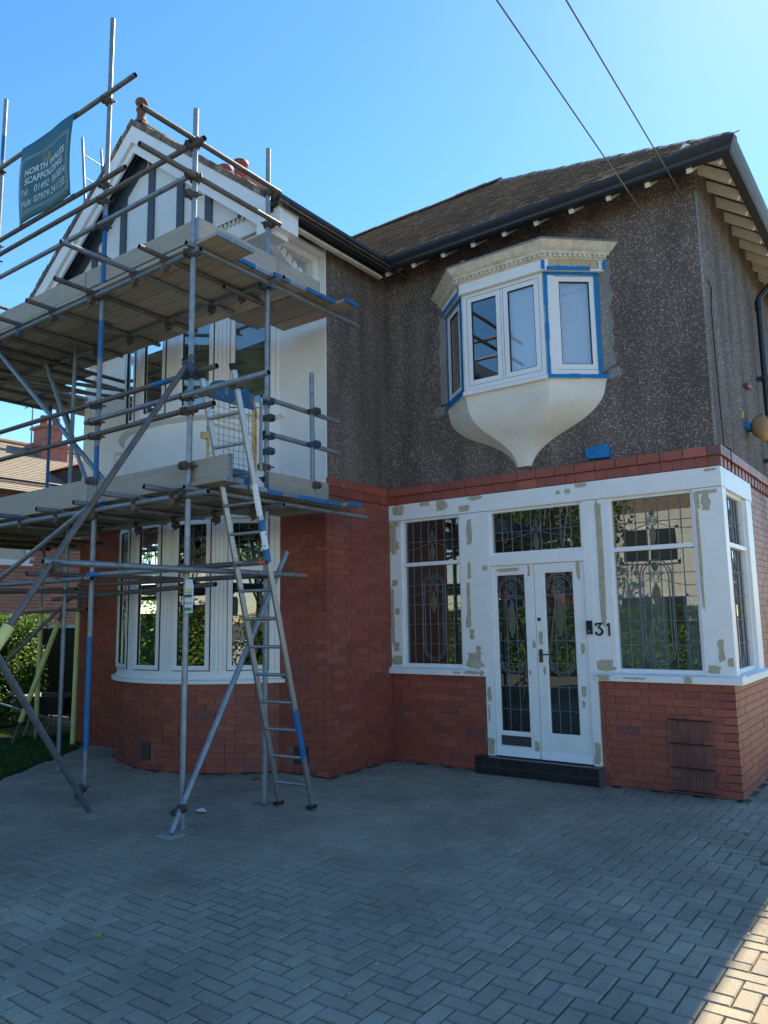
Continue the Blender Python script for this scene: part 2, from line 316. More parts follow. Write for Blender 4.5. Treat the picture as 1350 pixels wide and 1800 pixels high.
# --- bricks -------------------------------------------------------
bricks = []   # (cx,cy,cz,len,height,rotz,proud)
CH = 0.0752
def lay(fn, u0, u1, z0, z1, flemish=False, holes=(), proud=0.0, h=CH):
    nz = max(1, round((z1 - z0) / h)); hh = (z1 - z0) / nz
    for k in range(nz):
        u = u0 - (0.1125 if (k % 2) else 0.0) - (0 if not flemish else 0.03 * (k % 2)); n = k % 2
        zc = z0 + (k + .5) * hh
        while u < u1 - 0.02:
            L = 0.225 if not flemish else (0.225 if n % 2 else 0.1125)
            if not flemish and random.random() < 0.06: L = 0.1125
            a, b = max(u, u0), min(u + L, u1); u += L; n += 1
            if b - a < 0.035: continue
            uc = (a + b) / 2
            if any(h0 < uc < h1 and y0 < zc < y1 for h0, h1, y0, y1 in holes): continue
            x, y, rz = fn(uc); bricks.append((x, y, zc, b - a, hh, rz, proud))
FR = lambda Y: (lambda u: (u, Y, 0.0))                   # faces -Y
SD = lambda X: (lambda u: (X, u, math.pi / 2))           # faces +X
def BOW(r):
    def f(u):
        a = u / r; return (BCX + r * math.sin(a), BCY - r * math.cos(a), a)
    return f
lay(FR(0), -3.9, -2.64, 0, 1.03); lay(FR(0), -1.33, 0, 0, 1.03, True)
lay(SD(0), 0, 3.2, 0, 1.03, True); lay(SD(0), 1.30, 3.2, 1.03, 3.10, True)
lay(SD(-3.9), -1.23, 0, 0, 3.10, True)
lay(FR(-1.23), -4.64, -3.9, 0, 3.20, holes=[(-4.42, -4.18, 0.09, 0.31)]); lay(FR(-1.23), -8.7, -7.56, 0, 3.20)
Lb = R(BA) * BR_; lay(BOW(BR_), -Lb, Lb, 0, 0.99, holes=[(-0.12, 0.12, 0.10, 0.32)])
# projecting band courses (soldier and header)
lay(FR(-0.055), -3.9, 0.055, 3.205, 3.305, h=0.1); lay(FR(-0.028), -3.9, 0.02, 3.105, 3.203, True, h=0.1)
lay(SD(0.055), -0.055, 2.42, 3.205, 3.305, True, h=0.1)
lay(SD(-3.872), -1.23, -0.06, 3.205, 3.305, h=0.1); lay(SD(-3.885), -1.23, -0.03, 3.105, 3.203, True, h=0.1)
k = 0
y = 0.0
while y < 2.35:                                          # dentil headers on the side
    bricks.append((0.03, y + 0.055, 3.154, 0.105, 0.098, math.pi / 2, 0)); y += 0.165
wall = MB()
wall.box(-3.9, -2.62, 0.008, 0.11, 0, 1.03).box(-1.35, -0.008, 0.008, 0.11, 0, 1.03)
wall.box(-0.11, -0.008, 0.008, 6, 0, 1.03).box(-0.11, -0.008, 1.30, 6, 1.03, 3.10)
wall.box(-4.0, -3.908, -1.222, 6, 0, 3.10)
wall.box(-4.64, -3.908, -1.222, -1.12, 0, 3.2).box(-8.7, -7.56, -1.222, -1.12, 0, 3.2)
wall.box(-8.79, -8.70, -1.222, 6, 0, 3.2)
wall.box(-3.88, 0.02, -0.02, 0.1, 3.105, 3.3).box(-0.1, 0.012, 0.02, 6, 3.105, 3.3).box(-3.95, -3.89, -1.2, 0.0, 3.105, 3.3)
def arc_panel(mb, r0, r1, z0, z1, a0=-BA, a1=BA, n=28, mi=0):
    ring = lambda i: (lambda a: [(*bow(a, r0), z0), (*bow(a, r1), z0), (*bow(a, r1), z1), (*bow(a, r0), z1)])(a0 + (a1 - a0) * i / n)
    return mb.sweep(ring, n + 1, mi)
arc_panel(wall, BR_ - 0.008, BR_ - 0.11, 0, 0.99)
brickwork = wall.obj('brick_wall', 'mortar', house)
def bview(b):
    v = Vector(b[:3]) - CAM; dz = v.dot(fwd); nrm = Vector((math.sin(b[5]), -math.cos(b[5]), 0)); c = max(0.02, -nrm.dot(v.normalized()))
    ok = abs(v.dot(rgt)) / dz < 0.507 and b[0] > -4.0
    return -(b[3] * c * b[4] / dz ** 2) if ok else 0
bricks.sort(key=bview)
cache = {}; rest = MB()
def brick_verts(L, H, dp): g_ = 0.0028; return (-L / 2 + g_, L / 2 - g_, 0.0, dp, -H / 2 + g_, H / 2 - g_)
for k, (x, y, z, L, H, rz, pr) in enumerate(bricks):
    mi = random.choices(range(5), BRW)[0]; d = random.uniform(-0.0015, 0.0015)
    nx, ny = math.sin(rz), -math.cos(rz); px, py = x + nx * d, y + ny * d
    if k < 300:
        key = (round(L, 2), round(H, 3), mi)
        if key not in cache:
            mb = MB(); b = brick_verts(L, H, 0.035); c = 0.0018
            x0, x1, y0, y1, z0, z1 = b
            vs = [(x0, y1, z0), (x1, y1, z0), (x1, y1, z1), (x0, y1, z1), (x0, c, z0), (x1, c, z0), (x1, c, z1), (x0, c, z1), (x0 + c, 0, z0 + c), (x1 - c, 0, z0 + c), (x1 - c, 0, z1 - c), (x0 + c, 0, z1 - c)]
            mb.add(vs, [(0, 1, 5, 4), (1, 2, 6, 5), (2, 3, 7, 6), (3, 0, 4, 7), (4, 5, 9, 8), (5, 6, 10, 9), (6, 7, 11, 10), (7, 4, 8, 11), (8, 9, 10, 11)]); cache[key] = mb.mesh('brick', BRN[mi])
        put('brick', cache[key], brickwork, loc=(px, py, z), rot=(0, random.uniform(-.004, .004), rz + random.uniform(-.006, .006)))
    else:
        b = brick_verts(L, H, 0.035); t = Vector((math.cos(rz), math.sin(rz), 0)); nin = Vector((-nx, -ny, 0))
        rest.obox(Vector((px, py, z)) + nin * 0.0175, t * (L / 2 - 0.0028), nin * 0.0175, (0, 0, H / 2 - 0.0028), mi)
rest.obj('brickwork', BRN, brickwork, kind='stuff')
def air_brick(c, ax, nrm, w_, h_):
    c = Vector(c); ax = Vector(ax); nrm = Vector(nrm); mb = MB()
    mb.obox(c - nrm * 0.012, ax * w_ / 2, nrm * 0.01, (0, 0, h_ / 2), 1)
    for i in range(7): mb.obox(c + ax * (-w_ / 2 + w_ * (i + .5) / 7), ax * 0.006, nrm * 0.006, (0, 0, h_ / 2))
    for i in range(6): mb.obox(c + Vector((0, 0, -h_ / 2 + h_ * (i + .5) / 6)), ax * w_ / 2, nrm * 0.005, (0, 0, 0.006))
    mb.obj('air_brick', ['coupler', 'tube_bore'], brickwork)
air_brick((-4.30, -1.226, 0.20), (1, 0, 0), (0, -1, 0), 0.225, 0.21)
a_ = 0.0; air_brick((*bow(math.degrees(a_), BR_ - 0.003), 0.21), (math.cos(a_), math.sin(a_), 0), (math.sin(a_), -math.cos(a_), 0), 0.225, 0.21)

# --- upper walls --------------------------------------------------
pw = MB()
pw.box(-3.9, -2.98, 0.0, 0.1, 3.3, 6.35).box(-1.06, 0.0, 0.0, 0.1, 3.3, 6.35).box(-2.98, -1.06, 0.0, 0.1, 3.3, 4.2).box(-2.98, -1.06, 0.0, 0.1, 5.6, 6.35)
pw.box(-0.1, 0.0, 0.1, 9.1, 3.3, 6.35)
pw.box(-4.0, -3.9, -1.225, 0.1, 3.3, 6.35)
pw.obj('pebbledash_wall', 'pebbledash', house)
bead = MB().box(-0.012, 0.006, -0.006, 0.012, 3.31, 5.95); bead.obj('corner_bead', 'new_mortar', house)
# fresh mortar margin round the oriel
nm = None
def blob(mb, pts, y0, t=0.006, mi=0): MB().prism([(x, y0, z) for x, z in pts], (0, -t, 0), mi).obj('mortar_patch', 'new_mortar', house)
def ragged(x0, x1, z0, z1, n=14, j=0.02):
    pts = []
    for i in range(n): pts.append((x0 + random.uniform(-j, j), z0 + (z1 - z0) * i / n))
    for i in range(n): pts.append((x1 + random.uniform(-j, j), z1 - (z1 - z0) * i / n))
    return pts
blob(nm, ragged(-1.12, -0.93, 4.24, 5.50), 0.001); blob(nm, ragged(-3.10, -2.9, 4.24, 5.50), 0.001); blob(nm, ragged(-1.0, -0.86, 4.17, 4.30, 5), 0.001); blob(nm, ragged(-3.2, -3.05, 4.12, 4.28, 5), 0.001)
rw = MB()
rw.box(-4.64, -3.912, -1.236, -1.13, 3.2, 6.2).box(-8.72, -7.56, -1.236, -1.13, 3.2, 6.2).box(-8.8, -8.72, -1.236, 9.0, 3.2, 6.2)
arc_panel(rw, BR_ + 0.005, BR_ - 0.1, 3.02, 4.10); arc_panel(rw, BR_ + 0.005, BR_ - 0.1, 5.62, 6.2)
rw.obj('render_wall', 'white_render', house)
cor = MB().box(-3.92, -3.893, -1.241, -1.2265, 3.3, 6.1); cor.obj('render_edge', 'white_render', house)

# --- bow windows --------------------------------------------------
def bow_window(name, z0, z1, leaded, blind):
    fr = arc_panel(MB(), BR_ + 0.01, BR_ - 0.07, z0, z0 + 0.07, n=40).obj(name, 'upvc', house)
    arc_panel(MB(), BR_ + 0.01, BR_ - 0.07, z1 - 0.05, z1, n=40).obj('head_rail', 'upvc', fr)
    edges = [-BA]
    cs = [-42.9, -21.45, 0, 21.45, 42.9]; hw = 7.6
    # mullion posts, each ridged like tongue and groove
    spans = [(-BA, cs[0] - hw)] + [(cs[i] + hw, cs[i + 1] - hw) for i in range(4)] + [(cs[4] + hw, BA)]
    for a0, a1 in spans:
        mb = MB(); n = max(1, round((a1 - a0) / 1.7))
        arc_panel(mb, BR_ - 0.01, BR_ - 0.07, z0 + 0.07, z1 - 0.05, a0, a1, 6)
        for i in range(n):
            b0 = a0 + (a1 - a0) * i / n + 0.06; b1 = a0 + (a1 - a0) * (i + 1) / n - 0.06
            arc_panel(mb, BR_ + 0.008, BR_ - 0.01, z0 + 0.07, z1 - 0.05, b0, b1, 1)
        mb.obj('post', 'upvc', fr)
    for c in cs:
        a = R(c); t = Vector((math.cos(a), math.sin(a), 0)); nr = Vector((math.sin(a), -math.cos(a), 0)); o = Vector((*bow(c, BR_ * math.cos(R(hw)) - 0.002), 0))
        W2 = BR_ * math.sin(R(hw)); B0, B1 = z0 + 0.075, z1 - 0.055; s_ = 0.052
        mb = MB(); cz = (B0 + B1) / 2; hz = (B1 - B0) / 2 - 0.006; w2 = W2 - 0.006
        for sx in (-1, 1): mb.obox(o + t * sx * (w2 - s_ / 2) + Vector((0, 0, cz)), t * s_ / 2, nr * 0.03, (0, 0, hz))
        for zz in (B0 + 0.006 + s_ / 2, B1 - 0.006 - s_ / 2): mb.obox(o + Vector((0, 0, zz)), t * (w2 - s_), nr * 0.0295, (0, 0, s_ / 2))
        split = None
        if leaded:
            split = B0 + (B1 - B0) * 0.665; mb.obox(o + Vector((0, 0, split)), t * (w2 - s_), nr * 0.029, (0, 0, 0.045))
        # black gasket outlining the sash
        for sx in (-1, 1):
            mb.obox(o + t * sx * (w2 + .003) + Vector((0, 0, cz)), t * .0022, nr * 0.022, (0, 0, hz + .006), 1); mb.obox(o + Vector((0, 0, cz + sx * (hz + .003))), t * w2, nr * 0.022, (0, 0, .0022), 1)
            mb.obox(o + t * sx * (w2 - s_ - .001) + Vector((0, 0, cz)) + nr * .01, t * .002, nr * 0.012, (0, 0, hz - s_), 1); mb.obox(o + Vector((0, 0, cz + sx * (hz - s_ - .001))) + nr * .01, t * (w2 - s_), nr * 0.012, (0, 0, .002), 1)
        ca = mb.mesh('casement', ['upvc', 'seal'])
        # open the gasket plate: rebuild as frame
        ca_o = put('casement', ca, fr)
        g2 = MB(); g2.obox(o + Vector((0, 0, cz)) + nr * 0.004, t * (w2 - s_), nr * 0.002, (0, 0, hz - s_)); g2.obj('pane', 'glass', fr)
        if leaded:
            lm = MB(); gz0, gz1 = split + 0.045, B1 - 0.006 - s_; gw = w2 - s_; q = lambda u, zz: o + t * u + nr * 0.010 + Vector((0, 0, zz))
            for u in (-0.62, -0.0, 0.62): lm.rod(q(u * gw, gz0), q(u * gw, gz1), 0.0035, 5)
            mid = gz0 + (gz1 - gz0) * 0.52
            lm.path([q(gw * (-1 + 2 * i / 10), mid + 0.05 * math.sin(math.pi * i / 10)) for i in range(11)], 0.003)
            for sgn in (-1, 1):
                lm.path([q(sgn * 0.18 * gw * math.sin(math.pi * i / 8), gz0 + 0.01 + (mid - gz0 + 0.02) * i / 8) for i in range(9)], 0.003)
                lm.path([q(sgn * 0.42 * gw * math.sin(math.pi * i / 8) ** 0.8, mid + 0.02 + (gz1 - mid - 0.07) * i / 8) for i in range(9)], 0.003)
            lm.obj('lead_came', 'lead', fr)
            fl = MB(); k_ = 10
            fl.prism([q(0.36 * gw * math.sin(2 * math.pi * i / k_), mid + 0.075 + 0.06 * math.cos(2 * math.pi * i / k_)) - nr * 0.004 for i in range(k_)], -nr * 0.002)
            fl.obj('stained_glass', 'stain_purple' if c < 30 else 'stain_green', fr)
        if blind:
            bl = MB(); bl.obox(o - nr * 0.10 + Vector((0, 0, cz - 0.0)), t * (w2 + 0.03), nr * 0.003, (0, 0, hz * 0.93)); bl.obox(o - nr * 0.095 + Vector((0, 0, cz + 0.1)), t * (w2), nr * 0.004, (0, 0, 0.004), 1); bl.obj('blind', ['blind_cream', 'room_dark'], fr)
    return fr
b1 = bow_window('bow_window', 1.06, 2.95, True, False)
b2 = bow_window('bow_window', 4.16, 5.64, False, True)
sill = MB()
def arc_prof(mb, prof, a0, a1, n=40):     # prof: list of (r,z)
    ring = lambda i: [(*bow(a0 + (a1 - a0) * i / n, r_), z_) for r_, z_ in prof]
    return mb.sweep(ring, n + 1)
arc_prof(sill, [(BR_ - 0.06, 0.99), (BR_ + 0.075, 0.99), (BR_ + 0.075, 1.025), (BR_ + 0.03, 1.04), (BR_ + 0.02, 1.06), (BR_ - 0.06, 1.06)], -BA - 1.2, BA + 1.6)
sill.obj('window_sill', 'white_paint', house)
hd = MB(); arc_prof(hd, [(BR_ - 0.08, 2.95), (BR_ + 0.03, 2.95), (BR_ + 0.055, 2.99), (BR_ + 0.055, 3.05), (BR_ + 0.006, 3.08), (BR_ - 0.08, 3.08)], -BA - 1, BA + 1); hd.obj('window_head', 'white_paint', house)
ms = MB(); arc_prof(ms, [(BR_ - 0.06, 4.10), (BR_ + 0.02, 4.10), (BR_ + 0.085, 4.14), (BR_ + 0.085, 4.165), (BR_ + 0.01, 4.185), (BR_ - 0.06, 4.185)], -BA, BA)
for sx, x0 in ((1, -4.64), (-1, -7.56)):
    x1 = x0 + sx * (0.10 if sx > 0 else 0.36)
    ms.prism([(x0, -1.2, 4.10), (x0, -1.30, 4.14), (x0, -1.30, 4.165), (x0, -1.2, 4.185)] if sx < 0 else [(x0, -1.2, 4.185), (x0, -1.30, 4.165), (x0, -1.30, 4.14), (x0, -1.2, 4.10)], (x1 - x0, 0, 0))
ms.box(-7.95, -7.90, -1.31, -1.2, 3.93, 4.14)
ms.obj('sill_moulding', 'white_render', house)

# --- gable of the left wing ---------------------------------------
GX, GZ, GP = -6.26, 8.14, 0.775           # ridge x, height, pitch
def gz(x, off=0.0): return GZ - abs(x - GX) * GP - off
gb = MB()
xr, xl = -3.78, -8.74
gb.prism([(xl, -2.05, 6.02), (xr, -2.05, 6.02), (xr, -2.05, gz(xr, .12)), (GX, -2.05, GZ - .12), (xl, -2.05, gz(xl, .12))], (0, 0.08, 0))
gable = gb.obj('gable_panel', 'white_paint', house)
for x, w_ in ((-8.0, .12), (-7.36, .12), (-6.72, .12), (-6.13, .12), (-5.545, .125), (-5.015, .12), (-4.45, .1)):
    zt = gz(x, 0.34); zb = 6.26 if x > -5.3 else 6.05
    if zt > zb + 0.05: MB().box(x - w_ / 2, x + w_ / 2, -2.075, -2.0495, zb, zt).obj('timber_stud', 'timber_blue', gable)
for sx in (1, -1):
    xe = xr if sx > 0 else xl
    # raking timber against the bargeboard and its dark soffit
    MB().prism([(GX, -2.08, GZ - .34), (xe, -2.08, gz(xe, .34)), (xe, -2.08, gz(xe, .20)), (GX, -2.08, GZ - .20)] if sx > 0 else [(GX, -2.08, GZ - .50), (GX, -2.08, GZ - .2), (xe, -2.08, gz(xe, .2)), (xe, -2.08, gz(xe, .50))], (0, 0.028, 0)).obj('raking_timber', 'timber_blue' if sx < 0 else 'white_paint', gable)
    xo = GX + sx * 2.66
    def P(x, off, y): return (x, y, gz(x, off))
    MB().prism([P(GX, .06, -2.30), P(xo, .06, -2.30), P(xo, .29, -2.30), P(GX, .29, -2.30)], (0, 0.035, 0)).obj('bargeboard', 'white_paint', house)
    MB().prism([P(GX, .29, -2.262), P(xo - sx * .1, .29, -2.262), P(xo - sx * .1, .42, -2.262), P(GX, .42, -2.262)], (0, 0.19 if sx > 0 else 0.03, 0)).obj('bargeboard', 'white_paint', house)
    MB().prism([P(GX, .05, -2.262), P(xo, .05, -2.262), P(xo, .075, -2.262), P(GX, .075, -2.262)], (0, 0.25, 0)).obj('verge_soffit', 'timber_blue' if sx < 0 else 'white_paint', house)
# barge foot block at the eaves
MB().prism([(-3.62, -2.302, 6.06), (-3.62, -2.302, 5.80), (-3.95, -2.302, 5.80), (-3.95, -2.302, 6.2)], (0, 0.30, 0)).obj('barge_foot', 'white_paint', house)
# base beam with dentils
MB().box(xl, xr, -2.09, -2.0, 6.02, 6.23).obj('gable_beam', 'white_paint', house)
dn = MB(); dn.box(xl, xr, -2.105, -2.05, 6.255, 6.275, 1)
x = xl
while x < xr - 0.05: dn.box(x, x + 0.035, -2.115, -2.05, 6.205, 6.254); x += 0.07
dn.obj('dentil_moulding', ['old_paint', 'timber_blue'], house)
# soffit under the gable overhang
MB().box(xl, -3.9, -2.04, -1.2, 5.99, 6.02).obj('gable_soffit', 'white_paint', house)
# curved bracket
br = MB(); n = 12
pts_o = [(-2.02 + 0.76 * smoothstep(i / n) ** 0.9, 5.98 - 0.56 * (i / n) ** 0.8) for i in range(n + 1)]
for (y0, z0), (y1, z1) in zip(pts_o, pts_o[1:]): br.prism([(-4.094, y0, z0), (-4.094, y1, z1), (-4.094, y1 + 0.02, z1 + 0.10), (-4.094, y0 + 0.05, z0 + 0.09)], (0.088, 0, 0))
br.box(-4.10, -4.0, -1.34, -1.235, 5.35, 5.985).box(-4.097, -4.003, -2.0, -1.341, 5.90, 5.984).box(-4.22, -4.10, -1.56, -1.44, 5.56, 5.64)
br.obj('bracket', 'white_paint', house)
br2 = bpy.data.objects['bracket']
c = put('bracket', br2.data, house); c.location = (-4.4, 0, 0)

# --- roofs --------------------------------------------------------
EZ = 6.16; MP = 0.757
rest = MB(); slab = MB()
def tile_field(o, du, dv, nv, inside, nu, pu=0.168, pv=0.105):
    o = Vector(o); du = Vector(du).normalized(); dv = Vector(dv).normalized(); nv = Vector(nv).normalized()
    for j in range(int(nv_len / pv)):
        for i in range(-2, nu):
            u = (i + (0.5 if j % 2 else 0)) * pu; v = j * pv; c = o + du * u + dv * v
            if not inside(c): continue
            tl = (dv - nv * 0.10 + nv * random.uniform(-.02, .02)).normalized(); th = 0.006
            rest.obox(c + nv * 0.016 + dv * 0.05 + nv * random.uniform(-.002, .003), du * (pu / 2 - 0.002), tl * 0.085, nv * th, random.choices(range(3), (4, 4, 1))[0])
sl_ = math.hypot(1, MP); nv_len = 6.4
# main front slope (hip on the right, valley on the left), lower end shadowed by gutter
def in_front(c): return c.y <= 4.53 and c.x < 0.45 - (c.y + 0.38) and c.x > -3.62 - (c.y + 0.38)
tile_field((-9.5, -0.40, EZ), (1, 0, 0), (0, 1, MP), (0, -MP, 1), in_front, 62)
roof_pts = {'A': (0.46, -0.39, EZ - .012), 'B': (0.46, 9.5, EZ - .012), 'C': (-4.5, 4.55, EZ + 4.94 * MP - .012), 'D': (-9.0, 4.55, EZ + 4.94 * MP - .012), 'E': (-9.0, -0.39, EZ - .012), 'F': (-9.0, 9.5, EZ - .012), 'G': (-4.5, 4.55, EZ + 4.94 * MP - .012)}
Pn = roof_pts
slab.add([Pn['A'], Pn['C'], Pn['D'], (-8.5, 4.55, EZ + 4.94 * MP - .012), (-3.6, -0.39, EZ - .012)], [(0, 4, 2, 1)])
slab.add([Pn['A'], Pn['B'], Pn['C']], [(0, 1, 2)]); slab.add([Pn['B'], Pn['F'], Pn['D'], Pn['C']], [(0, 1, 2, 3)])
# left wing slopes
for sx in (1, -1):
    xe = GX + sx * 2.68
    slab.prism([(GX, -2.27, GZ - .02), (xe, -2.27, gz(xe, .02)), (xe, -2.27, gz(xe, .055)), (GX, -2.27, GZ - .055)], (0, 7.0, 0))
    dv = Vector((-sx, 0, GP)); o = Vector((xe, -2.30, gz(xe, .02)))
    dvn = dv.normalized(); nvv = Vector((sx * GP, 0, 1)).normalized(); nv_len2 = math.hypot(2.68, 2.68 * GP)
    for j in range(int(nv_len2 / 0.105)):
        for i in range(0, 34):
            u = i * 0.168 + (0.08 if j % 2 else 0.0); c = o + Vector((0, 1, 0)) * (u + 0.07) + dvn * (j * 0.105)
            tl = (dvn - nvv * 0.10).normalized()
            rest.obox(c + nvv * 0.014 + dvn * 0.05 + nvv * random.uniform(-.003, .004), (0, 0.082 + random.uniform(-.006, .004), 0), tl * 0.085, nvv * 0.006, random.choices(range(3), (4, 4, 2))[0])
rb = slab.obj('roof', 'soffit_dark', house)
rest.obj('roof_tiles', [t_[0] for t_ in RT], rb, kind='stuff')
# verge mortar and tile ends along the gable
for sx in (1, -1):
    L = 2.68; nn = 26
    for i in range(nn):
        x0 = GX + sx * L * i / nn; x1 = GX + sx * L * (i + 1) / nn; j = random.uniform(-.008, .008)
        mb = MB(); mb.prism([(x0, -2.315 + j, gz(x0, .055)), (x1, -2.315 + j, gz(x1, .055)), (x1 - sx * .006, -2.315 + j, gz(x1, -.035 + random.uniform(-.012, .012))), (x0, -2.315 + j, gz(x0, -.035 + random.uniform(-.012, .012)))], (0, 0.14, 0))
        mb.obj('verge_tile', random.choice(['lichen_mortar', 'lichen_mortar', 'tile_c', 'tile_a']), rb)
# ridge and hip tiles
def ridge_run(p, q, name, r0=0.10, step=0.33, m='tile_a'):
    p = Vector(p); q = Vector(q); d = q - p; n_ = int(d.length / step); d.normalize(); sd = d.cross(Vector((0, 0, 1))).normalized(); up = sd.cross(d)
    for i in range(n_):
        c = p + d * step * (i + .5); mb = MB(); k_ = 7
        arc = [(math.cos(math.pi * t / (k_ - 1)), math.sin(math.pi * t / (k_ - 1))) for t in range(k_)]
        jj = random.uniform(-.01, .01)
        ring = lambda e: [c + d * (step * (.49 if e else -.49)) + sd * a * (r0 if not e else r0 * .94) + up * (b * (r0 if not e else r0 * .94) * .75 - .03 + jj) for a, b in arc]
        mb.sweep(ring, 2, 0, True); mb.obj(name, m if random.random() < .7 else 'tile_b', rb)
ridge_run((0.40, -0.34, EZ + .03), (-4.5, 4.55, EZ + 4.94 * MP + .04), 'hip_tile')
ridge_run((-4.4, 4.55, EZ + 4.94 * MP + .05), (-8.6, 4.55, EZ + 4.94 * MP + .05), 'ridge_tile')
ridge_run((GX, -2.2, GZ + .02), (GX, 3.0, GZ + .02), 'ridge_tile', m='terracotta')
# finial
fm = MB(); prof = [(0.085, 0), (0.085, 0.05), (0.06, 0.07), (0.055, 0.24), (0.07, 0.255), (0.07, 0.28), (0.05, 0.30), (0.05, 0.345), (0.075, 0.375), (0.085, 0.42), (0.07, 0.465), (0.035, 0.49), (0.0, 0.495)]
n = 14; FX, FY, FZ = GX, -2.16, GZ + 0.03
fm.sweep(lambda i: [(FX + prof[i][0] * math.cos(2 * math.pi * t / n), FY + prof[i][0] * math.sin(2 * math.pi * t / n), FZ + prof[i][1] * .74) for t in range(n)], len(prof), 0, True, True)
fm.obj('finial', 'terracotta', house)
# chimney with two red pots behind the gable
ch = MB().box(-9.0, -7.75, 1.2, 1.85, 6.4, 9.5).box(-9.05, -7.7, 1.15, 1.9, 9.5, 9.66).obj('chimney', 'neighbour_brick', house)
for cx, cz in ((-8.76, 9.68), (-8.33, 9.62)):
    mb = MB(); prof = [(0.13, 0), (0.13, .10), (0.15, .12), (0.15, .2), (0.12, .22), (0.12, .36), (0.16, .4), (0.16, .5), (0.12, .52), (0.11, .66), (0.15, .70), (0.15, .78), (0.10, .79), (0.10, .6)]
    mb.sweep(lambda i: [(cx + prof[i][0] * math.cos(2 * math.pi * t / 14), 1.5 + prof[i][0] * math.sin(2 * math.pi * t / 14), cz - .02 + prof[i][1] * .9) for t in range(14)], len(prof), 0, False, True)
    mb.obj('chimney_pot', 'red_pot', ch)

# --- eaves, gutters -----------------------------------------------
# ogee gutter profile: (outward, z)
GPf = [(0.0, 0.0), (0.055, 0.0), (0.075, 0.02), (0.08, 0.05), (0.10, 0.075), (0.115, 0.10), (0.115, 0.135), (0.108, 0.135), (0.10, 0.11), (0.06, 0.035), (0.0, 0.03)]
GY, GXs, GXl, gzb = -0.33, 0.35, -3.70, 6.025
def gut(fn, n_): mb = MB(); mb.sweep(fn, n_, 0, True); return mb
gut(lambda i: [((GXl + o_ if i == 0 else GXs + o_), GY - o_, gzb + z_) for o_, z_ in GPf], 2).obj('gutter', 'gutter_black', house)
gut(lambda i: [(GXs + o_, (GY - o_ if i == 0 else 9.0), gzb + z_) for o_, z_ in GPf], 2).obj('gutter', 'gutter_black', house)
gut(lambda i: [(GXl + o_, (GY - o_ if i == 0 else -2.36), gzb + z_) for o_, z_ in GPf], 2).obj('gutter', 'gutter_black', house)
MB().box(-3.71, 0.34, GY + .002, GY + .03, 6.03, 6.17).obj('fascia', 'gutter_black', house)
MB().box(0.32, 0.348, GY + .03, 9.0, 6.03, 6.17).obj('fascia', 'gutter_black', house)
MB().box(-3.735, -3.702, -2.34, GY, 5.985, 6.17).obj('fascia', 'gutter_black', house)
sf = MB()
sf.add([(-3.72, -0.3, 6.16), (0.33, -0.3, 6.16), (0.0, 0.05, 6.37), (-3.9, 0.05, 6.37)], [(0, 1, 2, 3)]); sf.add([(0.33, -0.3, 6.16), (0.33, 9, 6.16), (-0.02, 9, 6.40), (-0.02, 0.0, 6.40)], [(0, 1, 2, 3)])
sf.add([(-3.72, -2.3, 6.15), (-3.72, -0.3, 6.15), (-3.95, -0.1, 6.36), (-3.95, -2.3, 6.36)], [(0, 1, 2, 3)])
sf.obj('eaves_boarding', 'soffit_dark', house)
def rafter(x0, y0, x1, y1, z0, z1, name='rafter_foot', m='eaves_paint', wd=0.05, th=0.085): MB().bar((x0, y0, z0), (x1, y1, z1), wd, th, mi=0).obj(name, m, house)
for x in (-3.65, -3.25, -2.82, -2.41, -2.005, -1.61, -1.2, -0.79, -0.385, 0.02): rafter(x, -0.325, x, 0.05, 6.012, 6.262, th=.062)
y = -0.25
while y < 6: rafter(0.315, y, -0.05, y, 6.04, 6.30, m='eaves_paint', wd=.05, th=.09); y += 0.40
for x0 in range(24): MB().bar((0.30, -0.26 + x0 * .4 + .2, 6.13), (-0.02, -0.26 + x0 * .4 + .2, 6.36), 0.33, 0.012).obj('eaves_board', 'eaves_paint', house) if x0 < 15 else None
for y in (-2.1, -1.7, -1.32, -0.95, -0.6): rafter(-3.74, y, -3.98, y, 6.05, 6.22, wd=0.055)
MB().box(-3.76, -3.70, -2.28, -0.36, 5.955, 5.985).obj('eaves_batten', 'old_paint', house)
# downpipe with swan neck
dp = MB(); dp.path([(0.40, 2.55, 6.03), (0.40, 2.55, 5.95), (0.10, 2.55, 5.66), (0.09, 2.55, 5.55)], 0.036, 12); dp.rod((0.09, 2.55, 5.58), (0.09, 2.55, 0.1), 0.036, 14); dp.rod((0.09, 2.55, 5.5), (0.09, 2.55, 5.62), 0.045, 14)
for z in (3.55, 4.6): dp.rod((0.09, 2.55, z - .03), (0.09, 2.55, z + .03), 0.046, 14).box(0.0, 0.08, 2.48, 2.62, z - .015, z + .015)
dp.obj('downpipe', 'gutter_black', house)

# --- porch ---------------------------------------------------------
F = -0.02    # face of posts
WP = 'white_paint'
MB().box(-3.9, 0.03, F - .012, 0.09, 2.905, 3.098).obj('porch_fascia', WP, house)
MB().box(-0.09, 0.032, 0.09, 1.36, 2.90, 3.098).obj('porch_fascia', WP, house)
def post(x0, x1, z0, z1, y0=F, y1=0.09): return MB().box(x0, x1, y0, y1, z0, z1).obj('porch_post', WP, house)
post(-3.9, -3.73, 1.11, 2.90); post(-2.885, -2.60, 1.11, 2.90); post(-2.60, -2.505, 0.18, 2.90, F - .004); post(-1.385, -1.30, 0.18, 2.90, F - .004); post(-1.30, -1.10, 1.11, 2.90)
post(-0.245, 0.028, 1.11, 2.90)
MB().box(-0.09, 0.026, 0.09, 0.14, 1.11, 2.895).obj('porch_post', WP, house); MB().box(-0.09, 0.028, 1.06, 1.32, 1.11, 2.895).obj('porch_post', WP, house)
